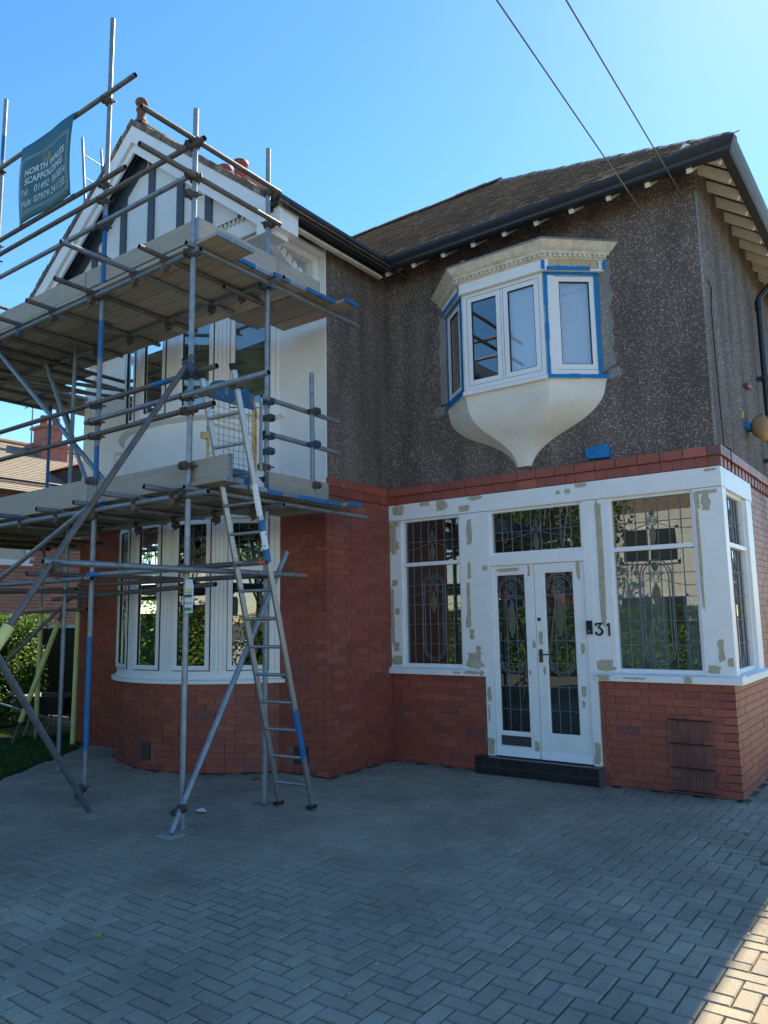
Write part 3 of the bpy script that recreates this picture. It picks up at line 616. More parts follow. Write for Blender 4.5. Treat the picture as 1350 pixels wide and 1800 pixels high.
sl2 = lambda x0, x1: MB().prism([(x0, 0.09, 1.035), (x0, -0.075, 1.035), (x0, -0.075, 1.098), (x0, -0.02, 1.115), (x0, 0.09, 1.115)], (x1 - x0, 0, 0)).obj('window_sill', WP, house)
sl2(-3.9, -2.602); sl2(-1.30, 0.085)
MB().prism([(-0.09, 0.09, 1.035), (0.085, 0.09, 1.035), (0.085, 0.09, 1.098), (0.028, 0.09, 1.115), (-0.09, 0.09, 1.115)], (0, 1.27, 0)).obj('window_sill', WP, house)

def leaded_window(x0, x1, z0, z1, tr, cols, motif=True, side=None, name='porch_window'):
    """window in the porch front (or its side wall): frame, two panes, lead cames"""
    def q(u, z, d): return (u, d, z) if side is None else (-d, u, z)
    def bx(mb, u0, u1, d0, d1, a, b, mi=0):
        if side is None: mb.box(u0, u1, d0, d1, a, b, mi)
        else: mb.box(-d1, -d0, u0, u1, a, b, mi)
    s_ = 0.032; mb = MB()
    bx(mb, x0, x0 + s_, 0.012, 0.085, z0, z1); bx(mb, x1 - s_, x1, 0.012, 0.085, z0, z1)
    bx(mb, x0 + s_, x1 - s_, 0.013, 0.085, z0, z0 + s_ + .008); bx(mb, x0 + s_, x1 - s_, 0.013, 0.085, z1 - s_, z1)
    if tr: bx(mb, x0 + s_, x1 - s_, -0.004, 0.085, tr - .022, tr + .022)
    fr = mb.obj(name, WP, house)
    panes = [(z0 + s_ + .008, (tr - .022) if tr else z1 - s_)] + ([(tr + .022, z1 - s_)] if tr else [])
    u0, u1 = x0 + s_, x1 - s_
    for pi, (a, b) in enumerate(panes):
        gm = MB(); bx(gm, u0, u1, 0.050, 0.054, a, b); gm.obj('pane', 'glass_lead', fr)
        lm = MB(); D = 0.0455; r_ = 0.0042
        for i in range(1, cols): u = u0 + (u1 - u0) * i / cols; lm.rod(q(u, a, D), q(u, b, D), r_, 5)
        nr = max(1, round((b - a) / 0.245)) if b - a > .6 else 2
        for i in range(1, nr): z = a + (b - a) * i / nr; lm.rod(q(u0, z, D), q(u1, z, D), r_, 5)
        uc = (u0 + u1) / 2; wu = (u1 - u0)
        sg = []
        def curve(pts, rr=0.0042): lm.path([q(*p, D - .002) for p in pts], rr)
        if motif:
            def flower(cx_, cz_, s1):
                for rr in (0.055, 0.03): curve([(cx_ + s1 * rr * math.cos(t * math.pi / 6), cz_ + s1 * rr * math.sin(t * math.pi / 6)) for t in range(13)], .0035)
                for sg_ in (-1, 1):
                    curve([(cx_ + sg_ * s1 * (0.03 + 0.055 * math.sin(math.pi * t / 6)), cz_ + s1 * (0.0 + .04 * t / 6 + .02)) for t in range(7)], .0035)
                    curve([(cx_ + sg_ * s1 * .03 * math.sin(math.pi * t / 6), cz_ + s1 * (.055 + .10 * t / 6)) for t in range(7)], .0035)
                    curve([(cx_ + sg_ * s1 * .04 * math.sin(math.pi * t / 8), cz_ - s1 * (.055 + .24 * t / 8)) for t in range(9)], .0035)
                    curve([(cx_ + sg_ * (s1 * .055 + (wu * .48 - s1 * .055) * t / 10), cz_ - .02 - .07 * math.sin(math.pi * .55 * t / 10)) for t in range(11)], .0035)
                sm = MB()
                sm.prism([q(cx_ + s1 * .034 * math.sin(math.pi * t / 4) * (1 if t < 4 else 1), cz_ - s1 * (.06 + .23 * (t if t <= 4 else 8 - t) / 4), .049) if t <= 4 else q(cx_ - s1 * .034 * math.sin(math.pi * (t - 4) / 4), cz_ - s1 * (.06 + .23 * (8 - t) / 4), .049) for t in range(8)], q(0, 0, -.001)); sm.obj('stained_glass', 'stain_olive', fr)
                sm = MB(); sm.prism([q(cx_ + s1 * .026 * math.sin(2 * math.pi * t / 8), cz_ + s1 * (.105 + .05 * math.cos(2 * math.pi * t / 8)), .049) for t in range(8)], q(0, 0, -.001)); sm.obj('stained_glass', 'stain_green', fr)
            if b - a > 0.8:
                ax = 0.155 if wu > .5 else wu * .42; topz = b - .10 - ax if wu > .5 else b - .06 - ax; botz = a + ax + (0.04 if wu > .5 else .42)
                for rr in (ax, ax - .028):
                    curve([(uc + rr * math.cos(math.pi * t / 12), topz + rr * math.sin(math.pi * t / 12)) for t in range(13)], .005)
                    curve([(uc - rr * math.cos(math.pi * t / 12), botz - rr * math.sin(math.pi * t / 12)) for t in range(13)], .005)
                    for sg_ in (-1, 1): lm.rod(q(uc + sg_ * rr, topz, D - .002), q(uc + sg_ * rr, botz, D - .002), .005, 5)
                flower(uc, topz - .02, 1.0)
            else:
                flower(uc, a + (b - a) * .50, .8)
                if wu > 1.0:
                    for sg_ in (-1, 1): curve([(uc + sg_ * (wu * .36 + .04 * math.cos(t * math.pi / 5)), a + (b - a) * .42 + .085 * math.sin(t * math.pi / 5)) for t in range(11)], .0035)
        lm.obj('lead_came', 'lead', fr)
    return fr
leaded_window(-3.73, -2.885, 1.115, 2.905, 2.345, 7)
leaded_window(-2.505, -1.385, 2.375, 2.905, None, 9)
leaded_window(-1.10, -0.245, 1.115, 2.905, 2.36, 7)
leaded_window(0.14, 1.06, 1.115, 2.90, 2.36, 7, True, side=1)
# door frame transom and double doors
MB().box(-2.505, -1.385, F - .006, 0.09, 2.268, 2.375).obj('door_frame', WP, house)
def leaf(x0, x1, g0, g1, gz0, gz1, low):
    y0, y1 = 0.0, 0.045; mb = MB(); z0, z1 = 0.20, 2.264
    mb.box(x0, g0, y0, y1, z0, z1).box(g1, x1, y0, y1, z0, z1).box(g0, g1, y0 + .0005, y1, gz1, z1)
    if low:
        mb.box(g0, g1, y0 + .0005, y1, 0.405, gz0).box(g0, g1, y0 + .0005, y1, z0, 0.297)
    else: mb.box(g0, g1, y0 + .0005, y1, z0, gz0)
    mb.prism([(x0 + .004, -0.03, .19), (x0 + .004, 0.0, .27), (x0 + .004, 0.0, .19)], (x1 - x0 - .008, 0, 0))
    for a, b, c_, d_ in ((g0, g0 + .012, gz0, gz1), (g1 - .012, g1, gz0, gz1), (g0 + .012, g1 - .012, gz0, gz0 + .012), (g0 + .012, g1 - .012, gz1 - .012, gz1)): mb.box(a, b, 0.012, 0.03, c_, d_)
    d = mb.obj('door', WP, house)
    MB().box(g0 + .01, g1 - .01, 0.024, 0.028, gz0 + .01, gz1 - .01).obj('pane', 'glass_lead', d)
    lm = MB(); D = 0.020; r_ = .004; q = lambda u, z: (u, D, z)
    for i in range(1, 3): u = g0 + (g1 - g0) * (i) / 3; lm.rod(q(u, gz0 + .01), q(u, gz1 - .01), r_, 5)
    for i in range(1, 7): z = gz0 + (gz1 - gz0) * i / 7; lm.rod(q(g0 + .01, z), q(g1 - .01, z), r_, 5)
    uc = (g0 + g1) / 2; hw = (g1 - g0) / 2 - .012; tz = gz1 - .03 - hw; bz = gz0 + .62 + hw
    for rr in (hw, hw - .026):
        lm.path([(uc + rr * math.cos(math.pi * t / 12), D - .002, tz + rr * math.sin(math.pi * t / 12)) for t in range(13)], .005)
        lm.path([(uc - rr * math.cos(math.pi * t / 12), D - .002, bz - rr * math.sin(math.pi * t / 12)) for t in range(13)], .005)
    for rr in (.05, .028): lm.path([(uc + rr * math.cos(t * math.pi / 6), D - .002, tz - .01 + rr * math.sin(t * math.pi / 6)) for t in range(13)], .0035)
    for sg_ in (-1, 1):
        lm.path([(uc + sg_ * .04 * math.sin(math.pi * t / 8), D - .002, tz - .08 - .42 * t / 8) for t in range(9)], .0035)
        lm.path([(uc + sg_ * (hw * t / 6), D - .002, tz - .05 - .03 * math.sin(math.pi * t / 6)) for t in range(7)], .0035)
        lm.path([(uc + sg_ * .045 * math.sin(math.pi * t / 6), D - .002, tz + .03 + .09 * t / 6) for t in range(7)], .0035)
    lm.obj('lead_came', 'lead', d)
    sm = MB().prism([(uc + .034 * math.sin(2 * math.pi * t / 10), .0235, tz - .29 + .2 * math.cos(2 * math.pi * t / 10)) for t in range(10)], (0, -.001, 0)); sm.obj('stained_glass', 'stain_olive', d)
    sm = MB().prism([(uc + .036 * math.sin(2 * math.pi * t / 10), .0235, tz + .07 + .04 * math.cos(2 * math.pi * t / 10)) for t in range(10)], (0, -.001, 0)); sm.obj('stained_glass', 'stain_green', d)
    if low: MB().box(g0, g1, 0.018, 0.03, .297, .405).obj('letter_panel', 'soffit_dark', d)
    return d
leaf(-2.50, -1.972, -2.448, -2.083, 0.44, 2.168, True)
d2 = leaf(-1.966, -1.39, -1.862, -1.52, 0.45, 2.172, False)
hm = MB().box(-1.945, -1.905, -0.008, 0.0, 1.20, 1.34); hm.rod((-1.925, -.008, 1.285), (-1.925, -.05, 1.285), .009, 8).rod((-1.925, -.046, 1.285), (-1.82, -.05, 1.287), .008, 8); hm.obj('handle', 'bronze', d2)
MB().rod((-1.928, -.012, 1.66), (-1.928, 0, 1.66), .02, 14).obj('lock', 'bronze', d2)
# doorstep of black tiles
st = MB().box(-2.70, -1.29, -0.148, 0.06, 0, 0.172).obj('doorstep', 'grout', house)
tw = 1.41 / 14
for i in range(14):
    x0 = -2.70 + i * tw
    for z0, z1 in ((0.0, 0.078), (0.082, 0.176)): MB().box(x0 + .0025, x0 + tw - .0025, -0.153, -0.142, z0 + .002, z1).obj('step_tile', 'black_tile', st)
    MB().box(x0 + .0025, x0 + tw - .0025, -0.1535, -0.004, 0.170, 0.1785).obj('step_tile', 'black_tile', st)
# interior of the porch and rooms
rm = MB()
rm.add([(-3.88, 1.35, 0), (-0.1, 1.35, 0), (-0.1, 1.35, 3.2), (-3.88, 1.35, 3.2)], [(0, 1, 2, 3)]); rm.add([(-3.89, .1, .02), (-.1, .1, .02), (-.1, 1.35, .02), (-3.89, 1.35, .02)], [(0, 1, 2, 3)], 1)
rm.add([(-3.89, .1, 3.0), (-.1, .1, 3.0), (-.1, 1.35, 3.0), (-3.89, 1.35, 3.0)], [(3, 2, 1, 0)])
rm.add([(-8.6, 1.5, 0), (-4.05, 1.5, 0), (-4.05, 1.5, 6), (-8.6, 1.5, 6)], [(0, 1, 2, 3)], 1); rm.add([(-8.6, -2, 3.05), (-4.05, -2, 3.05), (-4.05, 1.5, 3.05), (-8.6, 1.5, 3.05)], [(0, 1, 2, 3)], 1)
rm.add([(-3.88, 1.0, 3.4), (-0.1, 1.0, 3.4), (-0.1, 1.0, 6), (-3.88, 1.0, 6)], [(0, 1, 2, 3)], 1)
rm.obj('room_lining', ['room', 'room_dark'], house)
idr = MB().box(-1.75, -0.95, 1.30, 1.345, 0.03, 2.1).box(-1.65, -1.05, 1.27, 1.30, 1.1, 1.95).box(-1.65, -1.05, 1.27, 1.30, .2, .95); idr.obj('inner_door', WP, house)
MB().box(-3.3, -2.85, 1.29, 1.345, .9, 1.5).obj('blue_picture', 'blue_paint', house)
MB().box(-0.75, -0.3, 1.28, 1.345, 1.0, 2.6).obj('inner_window', 'blind_white', house)
# patches of bare filler on the white woodwork
PT = [(-3.76, 3.03, 0.146, 0.121), (-3.35, 3.07, 0.152, 0.05), (-3.13, 3.03, 0.147, 0.12), (-2.81, 2.96, 0.117, 0.072), (-2.66, 3.07, 0.162, 0.05), (-3.85, 2.68, 0.09, 0.395), (-3.82, 2.86, 0.16, 0.062), (-3.80, 2.59, 0.08, 0.098), (-3.84, 2.13, 0.08, 0.075), (-3.87, 1.73, 0.05, 0.685), (-3.80, 1.78, 0.07, 0.074), (-3.82, 1.35, 0.073, 0.105), (-3.81, 1.19, 0.16, 0.105), (-2.76, 2.68, 0.07, 0.285), (-2.77, 2.23, 0.042, 0.201), (-2.79, 1.91, 0.055, 0.379), (-2.8, 1.65, 0.06, 0.139), (-2.76, 1.5, 0.059, 0.118), (-2.73, 1.21, 0.2, 0.17), (-2.68, 1.31, 0.056, 0.117), (-2.62, 1.07, 0.05, 0.05), (-2.75, 1.075, 0.181, 0.035), (-2.56, 0.84, 0.05, 0.153), (-2.57, 0.63, 0.026, 0.17), (-2.555, 0.28, 0.075, 0.169), (-2.28, 2.215, 0.26, 0.039), (-2.56, 2.25, 0.07, 0.06), (-2.03, 2.19, 0.029, 0.115), (-1.92, 1.46, 0.05, 0.14), (-2.0, 1.39, 0.033, 0.074), (-1.46, 2.17, 0.042, 0.183), (-1.63, 3.02, 0.056, 0.038), (-1.52, 3.02, 0.059, 0.053), (-1.37, 3.07, 0.116, 0.045), (-2.02, 0.31, 0.052, 0.108), (-1.45, 1.35, 0.038, 0.107), (-1.46, 0.91, 0.049, 0.106), (-1.47, 0.78, 0.038, 0.07), (-1.345, 0.31, 0.06, 0.2), (-2.06, 1.09, 0.021, 0.056), (-1.89, 1.11, 0.024, 0.092), (-1.20, 2.25, 0.075, 1.18), (-0.13, 2.86, 0.2, 0.036), (-0.205, 2.78, 0.05, 0.15), (-0.13, 2.76, 0.074, 0.157), (-0.215, 2.25, 0.03, 0.974), (-0.17, 1.17, 0.11, 0.071), (-0.09, 1.35, 0.05, 0.206), (-0.4, 1.068, 0.075, 0.06), (-1.2, 1.19, 0.17, 0.112), (-1.22, 1.07, 0.14, 0.05), (-0.07, 3.07, 0.103, 0.028), (-0.01, 1.24, 0.049, 0.074), (-2.95, 1.07, .1, .02), (-0.9, 1.07, .2, .018)]
pidx = 0
for px, pz, pw_, ph in PT:
    pw_ *= 1.25; ph *= 1.12
    if 1.035 < pz < 1.098 and (px < -2.61 or px > -1.3): yy = -0.0752
    elif pz > 2.905: yy = F - .0122
    elif px < -2.505 and px > -2.60: yy = F - .0042
    elif -1.385 < px < -1.30: yy = F - .0042
    elif -2.505 < px < -1.385: yy = 0.0002
    else: yy = F - .0002
    n_ = 16; pts = []
    for i in range(n_):
        t = 2 * math.pi * i / n_; cxs = math.copysign(abs(math.cos(t)) ** .45, math.cos(t)); szs = math.copysign(abs(math.sin(t)) ** .45, math.sin(t)); j = random.uniform(.55, 1.1)
        pts.append((px + cxs * pw_ / 2 * j, yy, pz + szs * ph / 2 * random.uniform(.85, 1.05)))
    mb = MB(); pidx += 1; mb.add([(a, b - .0006 - pidx * .00006, c_) for a, b, c_ in pts], [tuple(range(n_))]); mb.obj('filler_patch', 'filler', house)
# house number and bell
def digit(strokes, ox):
    mb = MB()
    for pts in strokes:
        for (u0, z0, w0), (u1, z1, w1) in zip(pts, pts[1:]):
            a = Vector((ox + u0 * .9, F - .014, 1.49 + z0 * .9)); b = Vector((ox + u1 * .9, F - .014, 1.49 + z1 * .9)); mb.rod(a, b, w0, 8, r2=w1); mb.rod(b - Vector((0, .004, 0)), b + Vector((0, .004, 0)), w1, 8)
    mb.obj('house_number', 'black_metal', house)
digit([[(.0, .128, .009), (.075, .135, .008)], [(.075, .135, .007), (.03, .085, .006), (.058, .078, .008), (.078, .055, .011), (.074, .025, .011), (.045, .004, .009), (.014, .008, .008), (.004, .028, .012)], [(.0, .128, .007), (.004, .108, .006)]], -1.29)
digit([[(.03, .135, .010), (.03, .0, .010)], [(.03, .135, .007), (.0, .108, .006)]], -1.175)
bl = MB().box(-1.385, -1.325, F - .03, F - .004, 1.50, 1.64).obj('doorbell', 'black_metal', house)
MB().rod((-1.355, F - .033, 1.53), (-1.355, F - .028, 1.53), .014, 14).obj('button', 'lead', bl)

# --- oriel window --------------------------------------------------
ori = MB()
def ofs(poly, d):   # offset footprint outward (front + cants); poly = wallR, frontR, frontL, wallL
    (a, b, c_, e) = poly; return [(a[0] + d * 1.25, a[1]), (b[0] + d * .45, b[1] - d), (c_[0] - d * .45, c_[1] - d), (e[0] - d * 1.25, e[1])]
FP = [(-1.075, 0.0), (-1.53, -0.385), (-2.52, -0.385), (-2.965, 0.0)]
def slabp(mb, poly, z0, z1, mi=0, poly2=None):
    p2 = poly2 or poly; vs = [(x, y, z0) for x, y in poly] + [(x, y, z1) for x, y in p2]; k_ = len(poly)
    return mb.add(vs, [(i, k_ + i, k_ + (i + 1) % k_, (i + 1) % k_) for i in range(k_)] + [tuple(range(k_)), tuple(range(2 * k_ - 1, k_ - 1, -1))], mi)
slabp(ori, ofs(FP, .045), 4.185, 4.225)
oriel = ori.obj('oriel_window', 'white_paint', house)
def facade(p, q):  # local frame of one face
    p = Vector((*p, 0)); q = Vector((*q, 0)); t = (q - p); L = t.length; t.normalize(); n = Vector((t.y, -t.x, 0)); return p, t, n, L
def sash(p, t, n, u0, u1, z0, z1, s=.055, post=None, blind='blind_white'):
    mb = MB(); c = p + t * (u0 + u1) / 2; hw = (u1 - u0) / 2 - .006; cz = (z0 + z1) / 2; hz = (z1 - z0) / 2 - .006
    mb.obox(c + Vector((0, 0, cz)) - n * .018, t * (hw + .006), n * .003, (0, 0, hz + .006), 1) if False else None
    for sg_ in (-1, 1):
        mb.obox(c + t * sg_ * (hw - s / 2) + Vector((0, 0, cz)), t * s / 2, n * .022, (0, 0, hz)); mb.obox(c + Vector((0, 0, cz + sg_ * (hz - s / 2))), t * (hw - s), n * .0215, (0, 0, s / 2))
        mb.obox(c + t * sg_ * (hw + .003) + Vector((0, 0, cz)) - n * .004, t * .0032, n * .02, (0, 0, hz + .006), 1); mb.obox(c + Vector((0, 0, cz + sg_ * (hz + .003))) - n * .004, t * (hw + .0), n * .02, (0, 0, .0032), 1)
        mb.obox(c + t * sg_ * (hw - s - .003) + Vector((0, 0, cz)) + n * .006, t * .004, n * .012, (0, 0, hz - s), 1); mb.obox(c + Vector((0, 0, cz + sg_ * (hz - s - .003))) + n * .006, t * (hw - s), n * .012, (0, 0, .004), 1)
    mb.obj('casement', ['upvc', 'seal'], oriel)
    MB().obox(c + Vector((0, 0, cz)) + n * .004, t * (hw - s), n * .002, (0, 0, hz - s)).obj('pane', 'glass_oriel', oriel)
    if blind: MB().obox(c + Vector((0, 0, cz)) - n * .03, t * (hw - s + .02), n * .003, (0, 0, hz - s + .02)).obj('blind', blind, oriel)
zb, zt = 4.235, 5.375
for (pa, qa, kind) in ((FP[3], FP[2], 'L'), (FP[2], FP[1], 'F'), (FP[1], FP[0], 'R')):
    p, t, n, L = facade(pa, qa)
    mb = MB(); pz = Vector((0, 0, (zb + zt) / 2)); H_ = (zt - zb) / 2
    e0, e1 = (.06, .09) if kind == 'L' else ((.045, .045) if kind == 'F' else (.10, .04))
    mb.obox(p + t * e0 / 2 + pz, t * e0 / 2, n * .025, (0, 0, H_)).obox(p + t * (L - e1 / 2) + pz, t * e1 / 2, n * .025, (0, 0, H_))
    mb.obox(p + t * L / 2 + Vector((0, 0, zt - .02)), t * (L / 2 - .045), n * .024, (0, 0, .02)).obox(p + t * L / 2 + Vector((0, 0, zb + .025)), t * (L / 2 - .045), n * .024, (0, 0, .025))
    if kind == 'R':
        for i in range(3): mb.obox(p + t * (.015 + .033 * i + .016) + pz + n * .025, t * .0145, n * .004, (0, 0, H_))
    if kind == 'L':
        for i in range(3): mb.obox(p + t * (L - .09 + .03 * i + .015) + pz + n * .025, t * .013, n * .004, (0, 0, H_))
    mb.obj('window_frame', 'upvc', oriel)
    if kind == 'F':
        m_ = L / 2; MB().obox(p + t * m_ + pz, t * .012, n * .024, (0, 0, H_ - .05)).obj('mullion', 'upvc', oriel)
        sash(p, t, n, e0, m_ - .012, zb + .05, zt - .04, blind=None); sash(p, t, n, m_ + .012, L - e1, zb + .05, zt - .04)
    elif kind == 'R': sash(p, t, n, e0, L - e1, zb + .05, zt - .04)
    else: sash(p, t, n, e0, L - e1, zb + .05, zt - .04, s=.05, blind='room_dark')
# head: fascia, dentils, cornice
hb = MB(); slabp(hb, ofs(FP, .075), 5.378, 5.50); hb.obj('head_fascia', 'white_paint', oriel)
cn = MB(); steps = [(5.50, .085), (5.51, .095), (5.548, .095), (5.55, .12), (5.575, .125), (5.60, .155), (5.63, .175), (5.655, .195), (5.665, .205)]
for (z0, d0), (z1, d1) in zip(steps, steps[1:]): slabp(cn, ofs(FP, d0), z0, z1, 0, ofs(FP, d1))
cn.obj('cornice', 'old_paint', oriel)
ct = MB(); slabp(ct, ofs(FP, .21), 5.666, 5.684); ct.obj('lead_flashing', 'lead', oriel)
MB().prism([(-2.45 + x_, -.3 - .25, 5.684 + z_) for x_, z_ in ((0, 0), (.06, 0), (.04, .05), (.01, .04))], (0, .05, 0)).obj('mortar_lump', 'new_mortar', oriel)
for pa, qa in zip(ofs(FP, .095)[::-1], ofs(FP, .095)[::-1][1:]):
    p, t, n, L = facade(pa, qa); k_ = int(L / .052)
    for i in range(k_): MB().obox(p + t * (L * (i + .5) / k_) + n * .010 + Vector((0, 0, 5.532)), t * .0155, n * .012, (0, 0, .016)).obj('dentil', 'old_paint', oriel)
# ogee corbel
cb = MB(); prof = [(4.186, 1.02), (4.14, 1.0), (4.06, .985), (3.97, .945), (3.88, .86), (3.80, .74), (3.74, .62), (3.68, .48), (3.62, .36), (3.55, .25), (3.47, .165), (3.40, .12), (3.36, .105)]
kx = -2.03
ring = lambda i: [(kx + (x - kx) * prof[i][1], (y * prof[i][1] if j in (1, 2) else 0.01), prof[i][0]) for j, (x, y) in enumerate([(-1.03, 0), (-1.52, -.375), (-2.53, -.375), (-3.01, 0)])]
rings = [ring(i) for i in range(len(prof))]
def curve_sub(rs, m=3):
    out = []
    for i in range(len(rs) - 1):
        for s_ in range(m):
            t = s_ / m; r0 = rs[max(i - 1, 0)]; r1 = rs[i]; r2 = rs[i + 1]; r3 = rs[min(i + 2, len(rs) - 1)]
            out.append([tuple(.5 * ((2 * b) + (-a + c_) * t + (2 * a - 5 * b + 4 * c_ - d) * t * t + (-a + 3 * b - 3 * c_ + d) * t ** 3) for a, b, c_, d in zip(p0, p1, p2, p3)) for p0, p1, p2, p3 in zip(r0, r1, r2, r3)])
    out.append(rs[-1]); return out
rings = curve_sub(rings); cb.sweep(lambda i: rings[i], len(rings), 0, True, False); cb.obj('corbel', 'corbel_render', oriel)
# blue masking tape
def tape_strip(p, q, wd, n, name='masking_tape'):
    wd *= 1.4; p = Vector(p); q = Vector(q); n = Vector(n); d = (q - p); sd = d.normalized().cross(n).normalized(); mb = MB(); k_ = 6
    for i in range(k_):
        a, b = p + d * i / k_, p + d * (i + 1) / k_; mb.obox((a + b) / 2 + n * .002 + sd * random.uniform(-.002, .002), (b - a) / 2 * 1.001, sd * wd / 2 * random.uniform(.82, 1.15), n * .0006)
    mb.obj(name, 'tape', oriel)
p, t, n, L = facade(FP[1], FP[0]); o_ = lambda u, z, e=.031: tuple(p + t * u + n * e + Vector((0, 0, z)))
tape_strip(o_(.012, zb), o_(.012, zt), .028, n); tape_strip(o_(L - .025, zb), o_(L - .025, zt), .035, n); tape_strip(o_(.0, zt - .012), o_(L - .01, zt - .012), .03, n)
tape_strip(o_(-.01, 4.207, .047), o_(L + .09, 4.207, .047), .032, n)
tape_strip(o_(.02, 5.398, .078), o_(L - .1, 5.398, .078), .034, n); tape_strip(o_(-.02, 5.385, .079), o_(-.02, 5.49, .079), .03, n); tape_strip(o_(L + .06, 5.39, .079), o_(L + .06, 5.495, .079), .03, n)
MB().obox(Vector(o_(L / 2 + .02, 5.445, .0775)), t * (L / 2 - .02), n * .0005, (0, 0, .04)).obj('bare_wood', 'filler', oriel)
MB().obox(Vector(o_(L / 2 + .02, 5.4905, .0785)), t * (L / 2 - .02), n * .0007, (0, 0, .004)).obj('masking_tape', 'tape_yellow', oriel)
p, t, n, L = facade(FP[3], FP[2]); o_ = lambda u, z, e=.031: tuple(p + t * u + n * e + Vector((0, 0, z)))
tape_strip(o_(L - .012, zb), o_(L - .012, zt), .028, n); tape_strip(o_(.02, zb), o_(.02, zt), .03, n); tape_strip(o_(-.09, 4.207, .047), o_(L, 4.207, .047), .032, n)
tape_strip(o_(-.06, 5.40, .078), o_(L + .02, 5.40, .078), .034, n); tape_strip(o_(L + .03, 5.385, .079), o_(L + .03, 5.50, .079), .028, n); tape_strip(o_(.05, zb + .02), o_(L - .02, zb + .02), .03, n); tape_strip(o_(L - .05, zb), o_(L - .05, zt), .03, n); tape_strip(o_(.02, zt - .015), o_(L - .02, zt - .015), .03, n)
# covered vent, right-side fittings
cv = MB().prism([(-1.285, -.075, 3.45), (-1.06, -.075, 3.47), (-1.03, -.06, 3.43), (-1.035, -.05, 3.34), (-1.05, -.07, 3.325), (-1.26, -.075, 3.335), (-1.28, -.06, 3.36)][::-1], (0, .075, 0)); cv.obj('taped_vent', 'tape', house)
MB().rod((0.03, 1.62, 4.30), (0.03, 1.86, 4.32), .025, 10).obj('red_fitting', 'red_clip', house)
cabm = MB(); cabm.path([(.012, .16, 5.05), (.012, .3, 5.02), (.012, .22, 4.75), (.013, .24, 4.2), (.012, .27, 3.7), (.02, .27, 3.34), (.075, .27, 3.30), (.075, .27, 3.12), (.05, .3, 3.1)], .006, 6); cabm.obj('wall_cable', 'black_metal', house)
def wire_pts(p, q, sag, n_=24): p = Vector(p); q = Vector(q); return [p.lerp(q, i / n_) - Vector((0, 0, sag * 4 * (i / n_) * (1 - i / n_))) for i in range(n_ + 1)]

# ================================================================= SCAFFOLD
scaf = thing('scaffold', 'steel tube and board scaffold of two lifts round the white gable', 'scaffold', (-5.5, -3.0, 0))
TR = 0.0255
def tube(name, p, q, m='galv', blue=(), red_end=False, parent=None, r=TR, cap_in=True):
    """hollow tube; blue = list of (t0,t1) painted stretches"""
    p = Vector(p); q = Vector(q); d = q - p; L = d.length; u = d.normalized(); a = u.orthogonal().normalized(); b = u.cross(a); n_ = 12; mb = MB()
    cuts = sorted({0.0, 1.0, *[c for bl_ in blue for c in bl_]} | ({1 - .09 / L} if red_end else set()))
    def ring(c, rr): return [c + (a * math.cos(2 * math.pi * i / n_) + b * math.sin(2 * math.pi * i / n_)) * rr for i in range(n_)]
    for t0, t1 in zip(cuts, cuts[1:]):
        tm = (t0 + t1) / 2; mi = 1 if any(b0 < tm < b1 for b0, b1 in blue) else (2 if red_end and tm > 1 - .09 / L else 0)
        mb.add(ring(p + d * t0, r) + ring(p + d * t1, r), [(i, (i + 1) % n_, n_ + (i + 1) % n_, n_ + i) for i in range(n_)], mi, True)
    for c, sg_ in ((p, 1), (q, -1)):
        R1, R2, R3 = ring(c, r), ring(c, r - .004), ring(c + u * sg_ * .05, r - .004)
        f1 = [(i, (i + 1) % n_, n_ + (i + 1) % n_, n_ + i) for i in range(n_)]
        if sg_ > 0: f1 = [tuple(reversed(f)) for f in f1]
        mb.add(R1 + R2, f1, 0); mb.add(R2 + R3, f1, 3); mb.add(R3, [tuple(range(n_))], 3)
    return mb.obj(name, [m, 'blue_paint', 'red_paint', 'tube_bore'], parent or scaf)
# coupler: collar on an upright (Z) and collar on a horizontal (X) offset to -Y
cm = MB(); cm.rod((0, 0, -.024), (0, 0, .024), .0325, 12).rod((-.024, -.0505, 0), (.024, -.0505, 0), .0325, 12).box(-.02, .02, -.032, -.018, -.022, .022)
cm.rod((.03, .012, 0), (.062, .03, .0), .008, 6).rod((-.03, .012, 0), (-.055, .022, .012), .009, 6).rod((0, -.08, .02), (0, -.095, -.03), .008, 6).box(.02, .045, -.012, .012, -.02, .02).box(-.045, -.02, -.01, .014, -.018, .018)
CM = [cm.mesh('coupler', 'coupler'), cm.mesh('coupler', 'coupler_blue')]
def coupler(p, rot=(0, 0, 0), blue=False): return put('coupler', CM[1 if blue else 0], scaf, loc=Vector(p), rot=rot, scale=1.18)
# correct for parent offset: children are attached with the parent's inverse, so locations are world
FY_, IY = -3.42, -2.45          # outer and inner rows
ST = [(-5.07, -3.40, 0.012, 8.22, [(.06, .19), (.37, .42), (.53, .58), (.62, .72)]), (-3.60, -3.44, 0.012, 6.47, []), (-3.66, -2.43, 0.012, 6.62, []),
      (-7.30, -3.42, 0, 8.25, [(.9, .94)]), (-6.78, -2.65, 0, 5.25, []), (-8.95, -3.3, 0, 7.3, []), (-9.44, -1.43, 0, 6.9, [(.55, .9)]), (-9.55, 0.9, 0, 7.2, []), (-8.9, 2.6, 0, 7.0, [])]
for x, y, z0, z1, bl_ in ST: tube('standard', (x, y, z0), (x + .01, y, z1), blue=bl_)
tube('standard', (-3.55, -1.86, 2.86), (-3.56, -1.86, 4.30)); 
for x, y in ((-5.07, -3.40), (-3.60, -3.44), (-3.66, -2.43), (-6.78, -2.65), (-9.44, -1.43)):
    MB().box(x - .075, x + .075, y - .075, y + .075, 0.001, 0.009).box(x - .02, x + .02, y - .02, y + .02, .009, .06).obj('base_plate', 'galv', scaf)
